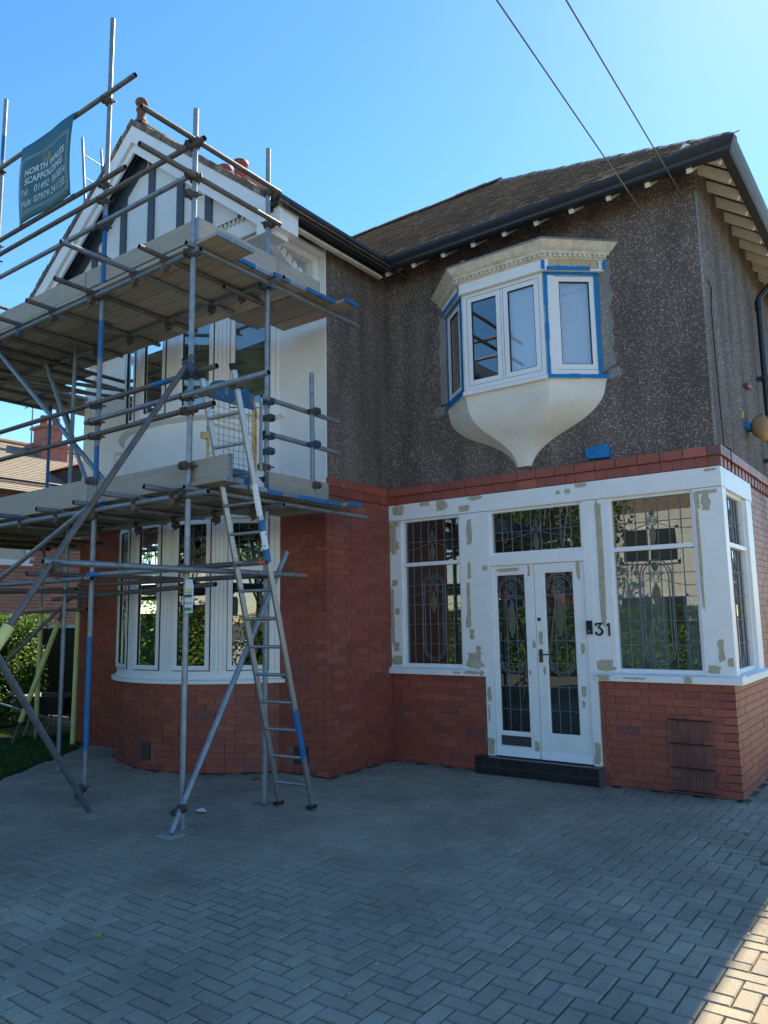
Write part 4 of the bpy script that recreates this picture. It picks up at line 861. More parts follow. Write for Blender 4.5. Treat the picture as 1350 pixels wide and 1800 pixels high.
def ledger(x0, x1, y, z, off=-.052, m='galv', **k_): return tube('ledger', (x0, y + off, z), (x1, y + off, z), m, **k_)
# upper lift
ZU, ZL = 5.02, 2.79
ledger(-7.6, -3.45, -3.42, ZU); ledger(-7.6, -3.35, -2.45, ZU + .06); ledger(-9.9, -7.2, -3.42, ZU); ledger(-9.9, -7.3, -2.45, ZU + .06)
ledger(-7.5, -3.3, -3.42, ZL, blue=[]); ledger(-7.6, -3.35, -2.45, ZL + .0); ledger(-9.9, -7.2, -3.42, ZL)
# guard rails, front
for x0, x1, z, m in ((-7.6, -4.51, 7.245, 'rusty_tube'), (-7.6, -4.63, 6.275, 'rusty_tube'), (-7.6, -3.42, 6.09, 'rusty_tube'), (-7.6, -3.58, 5.79, 'galv')): tube('guard_rail', (x0, -3.475, z + (.02 if x0 < -5 else 0)), (x1, -3.475, z), m)
for x0, x1, z, m, b in ((-7.6, -3.21, 3.875, 'rusty_tube', [(.80, .86)]), (-5.16, -3.50, 3.70, 'galv', []), (-7.6, -3.24, 3.55, 'rusty_tube', [])): tube('guard_rail', (x0, -3.475, z), (x1, -3.475, z), m, blue=b)
tube('guard_rail', (-3.58, -3.53, 3.665), (-2.53, -3.53, 3.66), 'galv')
# rails, right return
for y0, y1, z in ((-4.07, -2.36, 6.12), (-4.08, -2.36, 5.765)): tube('guard_rail', (-3.545, y0, z), (-3.545, y1, z), 'rusty_tube')
for y0, y1, z in ((-2.56, -1.37, 3.87), (-2.52, -1.37, 3.515)): tube('guard_rail', (-3.60, y0, z + .015), (-3.60, y1, z), 'galv')
# transoms
for x in (-7.05, -6.55, -5.86, -5.15, -4.42, -3.95):
    y0 = -4.25 if abs(x + 4.42) < .01 else -3.80 + random.uniform(-.1, .12)
    tube('transom', (x, y0, ZU + .065), (x, -2.18 + random.uniform(-.1, .1), ZU + .062), 'rusty_tube' if random.random() < .5 else 'galv', blue=[(.17, .21)] if random.random() < .4 else [])
    coupler((x, -3.472, ZU + .03), (R(90), 0, R(90)), random.random() < .4); coupler((x, -2.5, ZU + .06), (R(90), 0, R(90)))
tube('transom', (-3.56, -3.55, ZU + .063), (-3.56, -1.05, ZU + .05), 'galv'); tube('transom', (-3.78, -2.9, ZU - .06), (-3.78, -2.2, ZU - .06), 'rusty_tube')
for x in (-9.6, -9.1, -8.7, -8.3, -7.8, -7.45): tube('transom', (x, -3.75, ZU + .062), (x, -1.35, ZU + .062), 'rusty_tube')
for z in (4.92, 4.86): tube('transom', (-8.0 - (4.95 - z) * 3, -3.4, z), (-7.2 - (4.95 - z) * 3, -1.4, z), 'rusty_tube')
for x in (-7.0, -6.3, -5.6, -4.95, -4.3, -3.75):
    tube('transom', (x, -3.80 + random.uniform(-.05, .1), ZL + .052), (x, -2.12, ZL + .052), 'galv', blue=[(.15, .19)] if random.random() < .4 else []); coupler((x, -3.472, ZL + .02), (R(90), 0, R(90)), random.random() < .4); coupler((x, -2.5, ZL + .0), (R(90), 0, R(90)))
tube('transom', (-3.52, -3.55, ZL + .052), (-3.52, -0.98, ZL + .04), 'galv')
for x in (-9.5, -8.8, -8.1): tube('transom', (x, -3.7, ZL + .052), (x, -1.3, ZL + .052), 'rusty_tube')
# low lift at head height
tube('ledger', (-7.4, -3.475, 2.13), (-4.95, -3.475, 2.13), 'galv'); tube('ledger', (-5.02, -3.475, 2.16), (-3.60, -3.475, 2.15), 'galv', blue=[(.0, .16)])
tube('ledger', (-7.3, -2.5, 2.0), (-4.3, -2.5, 2.07), 'rusty_tube'); tube('ledger', (-6.9, -2.4, 2.16), (-3.75, -2.44, 2.13), 'rusty_tube')
tube('tie_tube', (-3.50, -4.80, 2.14), (-3.49, -2.03, 2.135), 'galv', red_end=True); tube('tie_tube', (-5.3, -2.95, 2.22), (-3.02, -3.05, 2.195), 'rusty_tube', red_end=True)
tube('tie_tube', (-9.9, -2.3, 2.15), (-7.2, -2.25, 2.13), 'rusty_tube'); tube('tie_tube', (-9.8, -1.5, 1.88), (-8.2, -1.45, 1.9), 'rusty_tube')
tube('transom', (-5.55, -3.8, 2.19), (-5.5, -2.0, 2.19), 'rusty_tube'); tube('transom', (-6.4, -3.75, 2.06), (-6.4, -2.1, 2.06), 'rusty_tube')
# braces
rk0, rk1 = Vector((-3.5, -3.50, 4.02)), Vector((-3.5, -6.10, 0.03))
tube('raker', rk0, rk1, 'rusty_tube'); d = (rk1 - rk0)
def sleeve(p, q, r=.041):
    mb = MB(); mb.rod(p, q, r, 16); return mb.obj('foam_sleeve', 'foam_yellow', scaf)
sleeve(rk0 + d * .585, rk0 + d * .80)
tube('brace', (-4.78, -3.53, 0.02), (-3.45, -5.16, 1.56), 'galv'); tube('brace', (-3.53, -3.60, 0.02), (-3.53, -2.27, 2.36), 'galv')
tube('brace', (-7.25, -3.36, 4.95), (-4.93, -3.36, 3.06), 'galv'); tube('brace', (-7.25, -2.75, 4.95), (-6.15, -2.75, 3.15), 'galv'); tube('brace', (-9.35, -1.2, 5.0), (-8.35, -1.2, 3.0), 'rusty_tube')
tube('brace', (-6.95, -3.45, 2.13), (-4.85, -3.53, 2.86), 'galv')
tube('brace', (-8.45, -1.52, 2.1), (-9.3, -2.6, 0.6), 'rusty_tube'); 
# side lift uprights with yellow foam
tube('standard', (-8.40, -1.47, 0), (-8.38, -1.47, 2.2), 'rusty_tube'); sleeve((-8.40, -1.47, .02), (-8.385, -1.47, 1.86), .033)
sleeve((-9.44, -1.43, .3), (-9.435, -1.43, 1.95), .036)
tube('brace', (-8.6, -1.5, 2.1), (-9.3, -1.85, 0.02), 'rusty_tube'); sleeve((-8.72, -1.56, 1.74), (-9.2, -1.8, .32), .036)
MB().box(-3.62, -3.44, -3.70, -3.52, .001, .008).obj('sole_plate', 'toe_board', scaf); MB().box(-4.72, -4.5, -3.68, -3.55, .001, .008).obj('sole_plate', 'toe_board', scaf)
# boards: along X
def board(x0, x1, y0, z, wd=.222, th=.038, ends=True, m='board'):
    j0, j1 = random.uniform(0, .006), random.uniform(-.004, .006); mb = MB(); mb.obox(((x0 + x1) / 2, y0 + wd / 2, z + th / 2), ((x1 - x0) / 2, j0 - .003, 0), (0, (wd - .011) / 2, 0), (0, 0, th / 2)); mb.box(x0 - .003, x0 + .022, y0 + .001, y0 + wd - .001, z - .0012, z + th + .0012, 2); mb.box(x1 - .022, x1 + .004, y0 + .001, y0 + wd - .001, z - .0012, z + th + .0012, 1); return mb.obj('board', [m, 'blue_paint' if ends else 'galv', 'galv'], scaf)
def board_y(y0, y1, x0, z, wd=.222, th=.038):
    mb = MB(); mb.box(x0, x0 + wd, y0, y1, z, z + th); mb.box(x0 - .002, x0 + wd + .002, y0 - .003, y0 + .05, z - .002, z + th + .002, 1); return mb.obj('board', ['board_y', 'blue_paint'], scaf)
zb_u = ZU + .092
for k in range(7):
    y0 = -3.44 + k * .2265; xr_ = -3.27 if k < 2 else (-3.48 + random.uniform(-.03, .03)); j = random.uniform(0, .012)
    if k == 6:
        board(-7.55, -7.62 + .02 + .6, y0, zb_u, ends=True) if False else None
        continue
    sp = -5.3 + random.uniform(-.9, .6)
    board(sp + .01, xr_, y0, zb_u + j * .3, ends=(k in (2, 4))); board(-7.55, sp - .01, y0, zb_u + .002, ends=False)
board(-4.62, -3.42, -2.075, zb_u); board(-4.62, -3.42, -1.85, zb_u + .003); board(-4.40, -3.28, -1.62, zb_u + .002)
for k in range(7): board(-9.62, -7.56, -3.44 + k * .2265, zb_u + .001, ends=False)
for k in range(4): board_y(-1.85, 3.2, -9.62 + k * .2265, zb_u + .001)
zb_l = ZL + .08
for k in range(7):
    y0 = -3.44 + k * .2265; xr_ = -3.32 + random.uniform(-.03, .03) if k > 0 else -3.14; sp = -5.6 + random.uniform(-.8, .8)
    if k < 6: board(sp + .01, xr_, y0, zb_l + .001, ends=(k in (3, 5))); board(-7.55, sp - .01, y0, zb_l, ends=False)
board(-4.62, -3.36, -2.075, zb_l); board(-4.62, -3.36, -1.85, zb_l + .003); board(-4.40, -3.26, -1.62, zb_l + .002); 
for k in range(7): board(-9.62, -7.56, -3.44 + k * .2265, zb_l + .001, ends=False)
for k in range(4): board_y(-1.85, 3.2, -9.62 + k * .2265, zb_l + .001)
def toe(p0, p1, z, h=.222, th=.038):
    mb = MB(); d_ = Vector(p1) - Vector(p0); sd = d_.cross(Vector((0, 0, 1))).normalized(); c = (Vector(p0) + Vector(p1)) / 2
    mb.obox((c.x, c.y, z + h / 2), d_ / 2, sd * th / 2, (0, 0, h / 2)); u = d_.normalized()
    for e in (Vector(p0), Vector(p1)): mb.obox((e.x, e.y, z + h / 2), u * .004, sd * (th / 2 + .002), (0, 0, h / 2 + .002), 1)
    return mb.obj('toe_board', ['toe_board', 'galv'], scaf)
zt_u, zt_l = zb_u + .045, zb_l + .045
toe((-7.6, -3.375, 0), (-5.4, -3.375, 0), zt_u + .03); toe((-5.4, -3.372, 0), (-3.66, -3.372, 0), zt_u + .05, .20); toe((-3.545, -3.44, 0), (-3.545, -2.42, 0), zt_u - .01); toe((-3.585, -2.42, 0), (-3.585, -1.72, 0), zt_u)
toe((-7.6, -3.38, 0), (-5.2, -3.38, 0), zt_l); toe((-5.2, -3.378, 0), (-3.13, -3.378, 0), zt_l - .03); toe((-3.55, -2.52, 0), (-3.55, -1.63, 0), zt_l - .005)
# couplers at uprights
for x, y, zs in ((-5.07, -3.40, (ZU, ZL, 7.23, 6.26, 6.08, 5.79, 3.87, 3.70, 3.55, 2.14, 5.45, 3.1)), (-3.60, -3.44, (ZU, ZL, 6.09, 5.79, 3.875, 3.67, 3.54, 2.15, 5.6, 3.05)), (-3.66, -2.43, (ZU + .06, ZL, 2.13, 3.2)), (-7.30, -3.42, (ZU, 7.26, 6.28, 6.09))):
    for i, z in enumerate(zs): coupler((x, y, z), (0, 0, random.uniform(-.08, .08)), random.random() < .25)
for x, y, zs in ((-3.60, -3.44, (6.12, 5.765)), (-3.66, -2.43, (6.12, 5.765, 3.87, 3.515)), (-3.55, -1.86, (3.87, 3.515, 3.08)), (-3.66, -2.43, (3.36, 3.70, 3.08))):
    for z in zs: coupler((x, y, z), (0, 0, R(90) + random.uniform(-.08, .08)), random.random() < .2)
coupler((-3.5, -4.71, 2.13), (R(57), 0, R(90))); coupler((-3.58, -3.5, 0.16), (R(-30), 0, R(90))); coupler((-5.05, -3.45, 0.16), (R(30), 0, R(40))); coupler((-3.5, -3.55, 3.93), (R(57), 0, R(90)), True)
tube('gate_post', (-3.60, -2.56, 3.14), (-3.60, -2.56, 3.88), 'galv', r=.017)
# rear scaffold seen over the roof
for a, b in (((-11.6, 3.0, 4.9), (-11.6, 3.0, 9.6)), ((-10.2, 3.0, 4.9), (-10.2, 3.0, 9.9))): tube('standard', a, b, 'galv', blue=[(.3, .5)])
tube('standard', (-9.62, -1.2, 5.0), (-9.62, -1.2, 7.15), 'galv', blue=[(.2, .85)]); tube('standard', (-9.62, -2.9, 5.0), (-9.62, -2.9, 5.95), 'rusty_tube')
for z in (6.55, 6.1): tube('guard_rail', (-9.66, -2.9, z), (-9.66, 2.5, z), 'rusty_tube')
for z in (3.9, 3.5): tube('guard_rail', (-9.66, -3.2, z), (-9.66, 3.2, z), 'rusty_tube')
for x, y, z in ((-9.62, -1.2, 6.55), (-9.62, -1.2, 6.1), (-8.95, -3.3, 6.1)): coupler((x, y, z), (0, 0, R(90)))
tube('ledger', (-5.5, 5.9, 10.1), (-3.3, 5.9, 10.1), 'rusty_tube') if False else None

# ---- ladder
lad = thing('ladder', 'long aluminium ladder leaning on the scaffold beside the mesh gate', 'ladder', (-3.3, -2.39, 0))
def stile(p, q, blue):
    p = Vector(p); q = Vector(q); d = q - p; n_ = Vector((0, d.z, -d.y)).normalized(); mb = MB()
    cuts = sorted({0, 1, *[c for b in blue for c in b[:2]]})
    for t0, t1 in zip(cuts, cuts[1:]):
        mi = next((b[2] for b in blue if b[0] < (t0 + t1) / 2 < b[1]), 0); a, b = p + d * t0, p + d * t1
        mb.obox((a + b) / 2, (b - a) / 2, (.011, 0, 0), n_ * .026, mi); mb.obox((a + b) / 2, (b - a) / 2, (.0065, 0, 0), n_ * .0275, mi)
    s_ = mb.obj('stile', ['alu', 'blue_paint', 'sticker'], lad)
    MB().obox(q + d.normalized() * .01, d.normalized() * .028, (.015, 0, 0), n_ * .03).obj('end_cap', 'rubber', lad)
    MB().obox(p + Vector((0, -.015, .012)), (.022, 0, 0), (0, .05, 0), (0, 0, .014)).obj('foot', 'rubber', lad)
LA, LB = Vector((-3.475, -2.415, 0.02)), Vector((-3.355, -3.515, 3.80))
RA, RB = Vector((-3.118, -2.362, 0.02)), Vector((-2.975, -3.50, 3.80))
stile(LA, LB, []); stile(RA, RB, [(.12, .235, 1), (.575, .605, 1), (.645, .67, 1), (.605, .645, 2), (.68, .75, 2)])
for i in range(15):
    t = .055 + i * .0655
    if t < .99: MB().rod(LA.lerp(LB, t), RA.lerp(RB, t), .0155, 8).obj('rung', 'alu', lad)
for sx, e in ((0, LB), (1, RB)):
    c = e.lerp(LA if sx == 0 else RA, .035); MB().box(c.x - .05, c.x + .05, c.y - .04, c.y + .05, c.z - .03, c.z + .03).box(c.x - .02, c.x + .06, c.y - .055, c.y - .03, c.z - .05, c.z + .01).obj('ladder_clamp', 'coupler', lad)

# ---- mesh gate
gt = thing('ladder_gate', 'yellow framed mesh safety gate with worn blue panels beside the ladder', 'gate', (-3.63, -2.9, 2.95))
X_ = -3.63
f_ = MB()
for y in (-3.20, -2.635): f_.rod((X_, y, 3.08), (X_, y, 3.84), .014, 8)
for z in (3.50,): f_.rod((X_, -3.20, z), (X_, -2.635, z), .007, 6)
f_.rod((X_, -2.60, 3.12), (X_, -2.60, 3.78), .011, 8); f_.box(X_ - .012, X_ + .012, -3.28, -3.2, 3.34, 3.40); f_.obj('gate_frame', 'gate_yellow', gt)
tp = MB(); k_ = 12; poly = [(X_ + .012, -3.21, 3.74), (X_ + .012, -2.62, 3.74)] + [(X_ + .012, -2.915 + .295 * math.cos(math.pi * i / k_), 3.76 + .19 * math.sin(math.pi * i / k_) ** .6) for i in range(k_ + 1)]
tp.prism(poly, (-.02, 0, 0)); tp.obj('top_panel', 'gate_blue', gt)
MB().box(X_ - .008, X_ + .012, -3.19, -2.62, 2.96, 3.12).obj('kick_panel', 'gate_blue', gt)
wm = MB()
for i in range(1, 9): y = -3.2 + .565 * i / 9; wm.path([(X_, y + random.uniform(-.004, .004), 3.10 + .65 * j / 4) for j in range(5)], .0022, 4)
for i in range(1, 10): z = 3.10 + .64 * i / 10; wm.path([(X_, -3.2 + .565 * j / 4, z + random.uniform(-.006, .006)) for j in range(5)], .0022, 4)
wm.obj('mesh', 'wire', gt)

# ---- banner
bn = thing('banner', 'teal scaffolding company banner tied between two upper rails', 'banner', (-6.06, -3.5, 6.3))
bm = MB(); NX, NZ = 14, 10
def bpt(u, v): return (-6.60 + 1.06 * u + .012 * math.sin(v * 3) * (u - .5), -3.515 - .022 * math.sin(math.pi * v) * (1 + .6 * math.sin(u * 9)) - .012 * math.sin(u * 7 + v * 2), 6.285 + .965 * v)
vs = [bpt(i / NX, j / NZ) for j in range(NZ + 1) for i in range(NX + 1)]
bm.add(vs, [(j * (NX + 1) + i, j * (NX + 1) + i + 1, (j + 1) * (NX + 1) + i + 1, (j + 1) * (NX + 1) + i) for j in range(NZ) for i in range(NX)], 0, True)
sheet = bm.obj('sheet', 'banner', bn); sol = sheet.modifiers.new('thickness', 'SOLIDIFY'); sol.thickness = .0015
def on_banner(me, u0, v0, wdt, h, name, m):
    xs = [v.co.x for v in me.vertices]; ys = [v.co.y for v in me.vertices]; sx = wdt / (max(xs) - min(xs)); sy = h / (max(ys) - min(ys)); mx_, my_ = min(xs), min(ys)
    for v in me.vertices:
        x, y, z = bpt(u0 + (v.co.x - mx_) * sx, v0 + (v.co.y - my_) * sy); v.co = (x, y - .0035 - (v.co.z) * .5, z)
    me.materials.clear(); me.materials.append(M[m]); return put(name, me, bn)
on_banner(text_mesh('NORTH WALES', .2, .0005, .1, .004), .14, .545, .76, .085, 'lettering', 'banner_text')
on_banner(text_mesh('SCAFFOLDING', .2, .0005, .1, .004), .15, .43, .72, .085, 'lettering', 'banner_text')
on_banner(text_mesh('Tel:   01492  860854', .2, .0005, .1), .08, .30, .84, .085, 'lettering', 'banner_text')
on_banner(text_mesh('Mob: 07979 241155', .2, .0005, .1), .075, .165, .83, .085, 'lettering', 'banner_text')
def strip(u0, v0, u1, v1, th=.006, m='banner_text', name='border_line'):
    mb = MB(); k_ = 8
    for i in range(k_):
        a = Vector(bpt(u0 + (u1 - u0) * i / k_, v0 + (v1 - v0) * i / k_)); b = Vector(bpt(u0 + (u1 - u0) * (i + 1) / k_, v0 + (v1 - v0) * (i + 1) / k_)); mb.bar(a + Vector((0, -.0035, 0)), b + Vector((0, -.0035, 0)), .001 if abs(v1 - v0) < .01 else .001, th, (0, 0, 1) if abs(v1 - v0) < .01 else (1, 0, 0))
    mb.obj(name, m, bn)
for a in ((.035, .09, .96, .09), (.035, .80, .96, .80), (.035, .09, .035, .80), (.96, .09, .96, .80), (.06, .115, .935, .115), (.06, .775, .935, .775), (.06, .115, .06, .775), (.935, .115, .935, .775)): strip(*a, th=.004)
for a in ((.44, .66, .44, .73), (.47, .65, .47, .75), (.50, .65, .56, .72), (.53, .65, .53, .74), (.56, .66, .56, .73), (.42, .65, .58, .65)): strip(*a, th=.012, m='gold', name='emblem')
for u, v in ((0, 1), (1, 1), (0, 0), (1, 0)):
    x, y, z = bpt(u, v); MB().rod((x, y - .004, z), (x, -3.475, z + (.0 if v else -.01)), .004, 6).rod((x - .02, -3.50, z), (x + .03, -3.50, z + .01), .006, 6).obj('tie', 'rubber', bn)

# ---- inspection tag on the front upright
tg = thing('inspection_tag', 'white and green inspection tag hanging from the scaffold upright', 'tag', (-3.55, -3.52, 1.78))
MB().prism([(-3.505, -3.525, 1.77), (-3.42, -3.525, 1.77), (-3.41, -3.525, 1.99), (-3.43, -3.525, 2.05), (-3.50, -3.525, 2.05), (-3.515, -3.525, 1.99)][::-1], (0, .008, 0)).obj('plate', 'hood_white', tg)
for z0, z1, m in ((1.955, 1.975, 'foam_yellow'), (1.90, 1.925, 'coupler'), (1.79, 1.815, 'tag_green'), (1.85, 1.856, 'coupler'), (1.94, 1.946, 'tag_green')): MB().box(-3.505, -3.418, -3.5345, -3.532, z0, z1).obj('print', m, tg)

# ---- wire grille against the wall, wall lamp, overhead wires
gr = thing('wire_grille', 'rusty wire grille standing against the brick wall below the corner window', 'grille', (-0.42, -0.05, 0))
for i in range(15): x = -.60 + .37 * i / 14; MB().rod((x - .012, -.055, .02), (x, -.03, .70), .0042, 6).obj('bar', 'rusty_tube', gr)
for z in (.04, .25, .47, .69):
    mb = MB()
    for i in range(6): x = -.615 + .4 * i / 6; mb.rod((x, -.06 + .03 * z, z + random.uniform(-.003, .003)), (x + .068, -.06 + .03 * z, z + random.uniform(-.003, .003)), .0065, 6)
    mb.obj('cross_bar', 'black_metal', gr)
wl = thing('wall_lamp', 'outdoor wall lamp wrapped in brown paper and blue tape', 'lamp', (0.0, 1.68, 3.8))
mb = MB(); pr = [(0, .03), (.03, .085), (.11, .115), (.19, .125), (.25, .10), (.27, .06), (.275, .0)]; n = 12
rr = [[random.uniform(.78, 1.15) for _ in range(n)] for _ in pr]
mb.sweep(lambda i: [(.04 + pr[i][0] * .75, 1.66 - pr[i][0] * .30 + pr[i][1] * rr[i][t] * math.cos(2 * math.pi * t / n), 3.80 - pr[i][0] * .22 + pr[i][1] * 1.25 * rr[i][t] * math.sin(2 * math.pi * t / n)) for t in range(n)], len(pr), 0, True, True); mb.obj('paper_wrap', 'paper_bag', wl)
MB().box(0.0, .015, 1.40, 1.425, 3.87, 3.95).obj('yellow_tape', 'tape_yellow', wl); MB().box(0, .05, 1.44, 1.62, 3.76, 3.82).rod((.12, 1.64, 3.90), (.12, 1.70, 3.89), .035, 8).obj('blue_tape', 'tape', wl)
MB().rod((0, 1.66, 3.80), (.06, 1.66, 3.80), .05, 12).obj('bracket_plate', 'black_metal', wl)
def overhead(a, b, c, label):
    a = Vector(a); b = Vector(b); q = b + (b - a).normalized() * 16; mb = MB(); mb.path([a, b] + wire_pts(b, q, -.3, 12)[1:], .006, 6); tag(mb.obj('overhead_wire', 'cable_grey', None), label, 'wire', 'wires running from the eaves to a pole')
overhead((-0.39, 0.0, 5.58), (-0.355, -3.622, 5.721), 0, 'black overhead wire reaching lowest on the pebbledash wall')
overhead((-0.127, -0.02, 5.93), (0.013, -3.351, 5.714), 0, 'black overhead wire fixed higher up by the roof corner')

# ================================================================= LEFT SIDE: lawn, hedge, fence, barrow, neighbour
MB().prism([(-16, -14, -.03), (0.0, -14, -.03), (-2.0, -9.6, -.03), (-6.9, -3.3, -.03), (-8.1, -1.58, -.03), (-8.7, -1.45, -.03), (-9, 6, -.03), (-16, 6, -.03)][:0] or [(-30, -9.0, -.04), (-6.8, -9.0, -.04), (-6.82, -3.42, -.04), (-8.12, -1.56, -.04), (-8.7, -1.4, -.04), (-8.9, -.4, -.04), (-30, -.4, -.04)], (0, 0, .05)).obj('lawn', 'grass', kind='structure')
gm = MB()
for _ in range(9000):
    y = random.uniform(-4.2, -1.35); x = -8.2 + (-1.56 - y) * .70 - random.random() ** 1.5 * 2.2
    if x > -7.0 and y > -3.3: continue
    h = random.uniform(.02, .06); a = random.uniform(0, 6.28); dx, dy = math.cos(a) * .004, math.sin(a) * .004; lx, ly = random.uniform(-.02, .02), random.uniform(-.02, .02)
    gm.add([(x - dx, y - dy, .008), (x + dx, y + dy, .008), (x + lx, y + ly, .01 + h)], [(0, 1, 2)], random.randint(0, 1))
gm.obj('grass', ['grass', 'leaf_a'], kind='stuff')
MB().box(-16, -8.8, -.4, 30, -.05, .004).obj('side_path', 'asphalt', kind='structure')
def foliage(mb, fn, n_, size, mats=(0, 1, 2), wts=(4, 3, 3)):
    for _ in range(n_):
        c, nrm = fn(); nrm = (nrm + Vector((random.gauss(0, .6), random.gauss(0, .6), random.gauss(0, .6)))).normalized(); a = nrm.orthogonal().normalized(); b = nrm.cross(a); t = random.uniform(0, 6.28)
        a, b = a * math.cos(t) + b * math.sin(t), b * math.cos(t) - a * math.sin(t); s_ = size * random.uniform(.6, 1.35)
        mb.add([c - a * s_, c - b * s_ * .45 + nrm * s_ * .12, c + a * s_, c + b * s_ * .45 + nrm * s_ * .12], [(0, 1, 2, 3)], random.choices(mats, wts)[0])
def lumpy(x, y, z): return .5 * math.sin(x * 3.1 + z * 2) + .35 * math.sin(x * 7.3 + y * 5 - z * 4.1) + .3 * math.sin(z * 6.7 + x * 1.7)
def hedge_fn(x0, x1, y0, y1, h, amp=.13, back=False):
    def f():
        k_ = random.random(); x = random.uniform(x0, x1); y = random.uniform(y0, y1); z = random.uniform(.05, h)
        if k_ < .30: z = h; nrm = Vector((0, 0, 1))
        elif back and k_ < .8: y = y1; nrm = Vector((0, 1, 0))
        elif k_ < .62: y = y0; nrm = Vector((0, -1, 0))
        elif k_ < .86: x = x1; nrm = Vector((1, 0, 0))
        elif k_ < .93: x = x0; nrm = Vector((-1, 0, 0))
        else: y = y1; nrm = Vector((0, 1, 0))
        d_ = amp * lumpy(x, y, z) - random.random() ** 2 * .25
        b_ = .75 * (z / h) ** 2 if not back else .25 * z / h; x -= b_ if nrm.x > .5 else 0; y += b_ if nrm.y < -.5 else 0; y -= b_ if nrm.y > .5 else 0
        return Vector((x, y, z)) + nrm * d_, nrm + Vector((0, 0, .7))
    return f
def hedge(name, label, x0, x1, y0, y1, h, n_, size, group=None, back=False):
    t = thing(name, label, 'hedge', ((x0 + x1) / 2, (y0 + y1) / 2, 0), group)
    mb = MB(); foliage(mb, hedge_fn(x0, x1, y0, y1, h, back=back), n_, size); mb.obj('foliage', ['leaf_a', 'leaf_b', 'leaf_c'], t)
    st_ = MB(); st_.prism([(x0 + .3, y0 + .35, 0), (x0 + .3, y1 - .3, 0), (x0 + .3, y1 - .45, h - .4), (x0 + .3, min(y1 - .5, y0 + 1.0), h - .4)], (x1 - x0 - 1.1, 0, 0))
    for i in range(6): x = x0 + (x1 - x0) * (i + .5) / 6; st_.rod((x, (y0 + y1) / 2, 0), (x + .1, (y0 + y1) / 2 - .2, h * .7), .03, 6)
    st_.obj('stems', 'leaf_c', t); return t
hedge('hedge', 'sunlit green privet hedge beside the lawn under the scaffold', -14.2, -11.1, -1.9, -.2, 1.85, 17000, .042)
hedge('hedge', 'tall boundary hedge along the far edge of the lawn', -13.6, -12.4, -13.5, -2.4, 2.3, 15000, .06)
# dark fence between the houses
fc = thing('fence', 'black timber fence at the side of the house behind yellow tubes', 'fence', (-9.7, .3, 0))
x = -13.2; k = 0
while x < -8.82: MB().box(x, x + .118, .30 + (.004 if k % 2 else 0), .325, .02, 1.62).obj('fence_board', 'fence_black', fc); x += .125; k += 1
MB().box(-13.2, -8.82, .28, .34, 1.62, 1.68).obj('coping', 'hood_white', fc)
# wheelbarrow
wb = thing('wheelbarrow', 'old black wheelbarrow parked on the lawn edge under the scaffold', 'wheelbarrow', (-9.3, -1.2, 0))
def tray():
    mb = MB(); o = [(-9.95, -1.55), (-8.98, -1.25), (-9.12, -.72), (-10.1, -1.0)]; i_ = [(-9.75, -1.36), (-9.2, -1.18), (-9.28, -.88), (-9.83, -1.06)]
    vs = [(x, y, .62) for x, y in o] + [(x, y, .34) for x, y in i_] + [(x * .985 - .14, y * .985, .62) for x, y in o] + [(x, y, .37) for x, y in i_]
    mb.add(vs, [(0, 1, 5, 4), (1, 2, 6, 5), (2, 3, 7, 6), (3, 0, 4, 7), (4, 5, 6, 7), (8, 12, 13, 9), (9, 13, 14, 10), (10, 14, 15, 11), (11, 15, 12, 8), (0, 8, 9, 1), (1, 9, 10, 2), (2, 10, 11, 3), (3, 11, 8, 0), (15, 14, 13, 12)]); return mb
tray().obj('tray', 'barrow', wb)
wh = MB(); wc = Vector((-8.95, -.95, .19)); ax_ = Vector((-.3, .95, 0)).normalized(); b_ = ax_.cross(Vector((0, 0, 1)))
pts = [wc + (b_ * math.cos(2 * math.pi * i / 18) + Vector((0, 0, 1)) * math.sin(2 * math.pi * i / 18)) * .15 for i in range(19)]; wh.path(pts, .035, 8); wh.rod(wc - ax_ * .05, wc + ax_ * .05, .05, 10); wh.rod(wc - ax_ * .01, wc + ax_ * .01, .12, 14); wh.obj('wheel', 'rubber', wb)
for s_ in (-1, 1):
    hn = MB(); hn.path([wc + ax_ * .07 * s_, Vector((-9.6, -1.12, .33)) + ax_ * .2 * s_, Vector((-10.5, -1.42, .55)) + ax_ * .27 * s_], .016, 7); hn.path([Vector((-9.75, -1.16, .36)) + ax_ * .22 * s_, Vector((-9.85, -1.2, .02)) + ax_ * .24 * s_], .014, 6); hn.obj('handle', 'galv', wb)
# neighbour's house: wall and roof slope face +X, ridge runs along Y
nb = thing('neighbour_house', 'red brick neighbouring house with sunlit tiled roof seen through the scaffold', 'house', (-17, 2, 0))
NXw = -15.0
core = MB().box(NXw - 6, NXw - .012, -6, 12, 0, 4.9).box(NXw - 6, NXw - .012, -6, -5.9, 0, 4.9).obj('wall', 'neighbour_joint', nb)
rest = MB(); k = 0
z = 0.3
nbr = []
while z < 4.85:
    y = -6 - (.12 if k % 2 else 0)
    while y < 6:
        if not (-.35 < y + .11 < 1.42 and 3.02 < z + .03 < 4.3): nbr.append((y, z))
        y += .235
    z += .079; k += 1
nbm = MB().box(-.03, 0, 0, .219, 0, .063).mesh('brick', 'neighbour_brick')
nbr.sort(key=lambda b: 0 if (-1.5 < b[0] < 2.9 and 1.6 < b[1] < 3.6) else 1)
for i, (y, z) in enumerate(nbr):
    if i < 300: put('brick', nbm, core, loc=(NXw, y, z))
    else: rest.box(NXw - .03, NXw, y, y + .222, z, z + .066)
rest.obj('brickwork', 'neighbour_brick', core, kind='stuff')
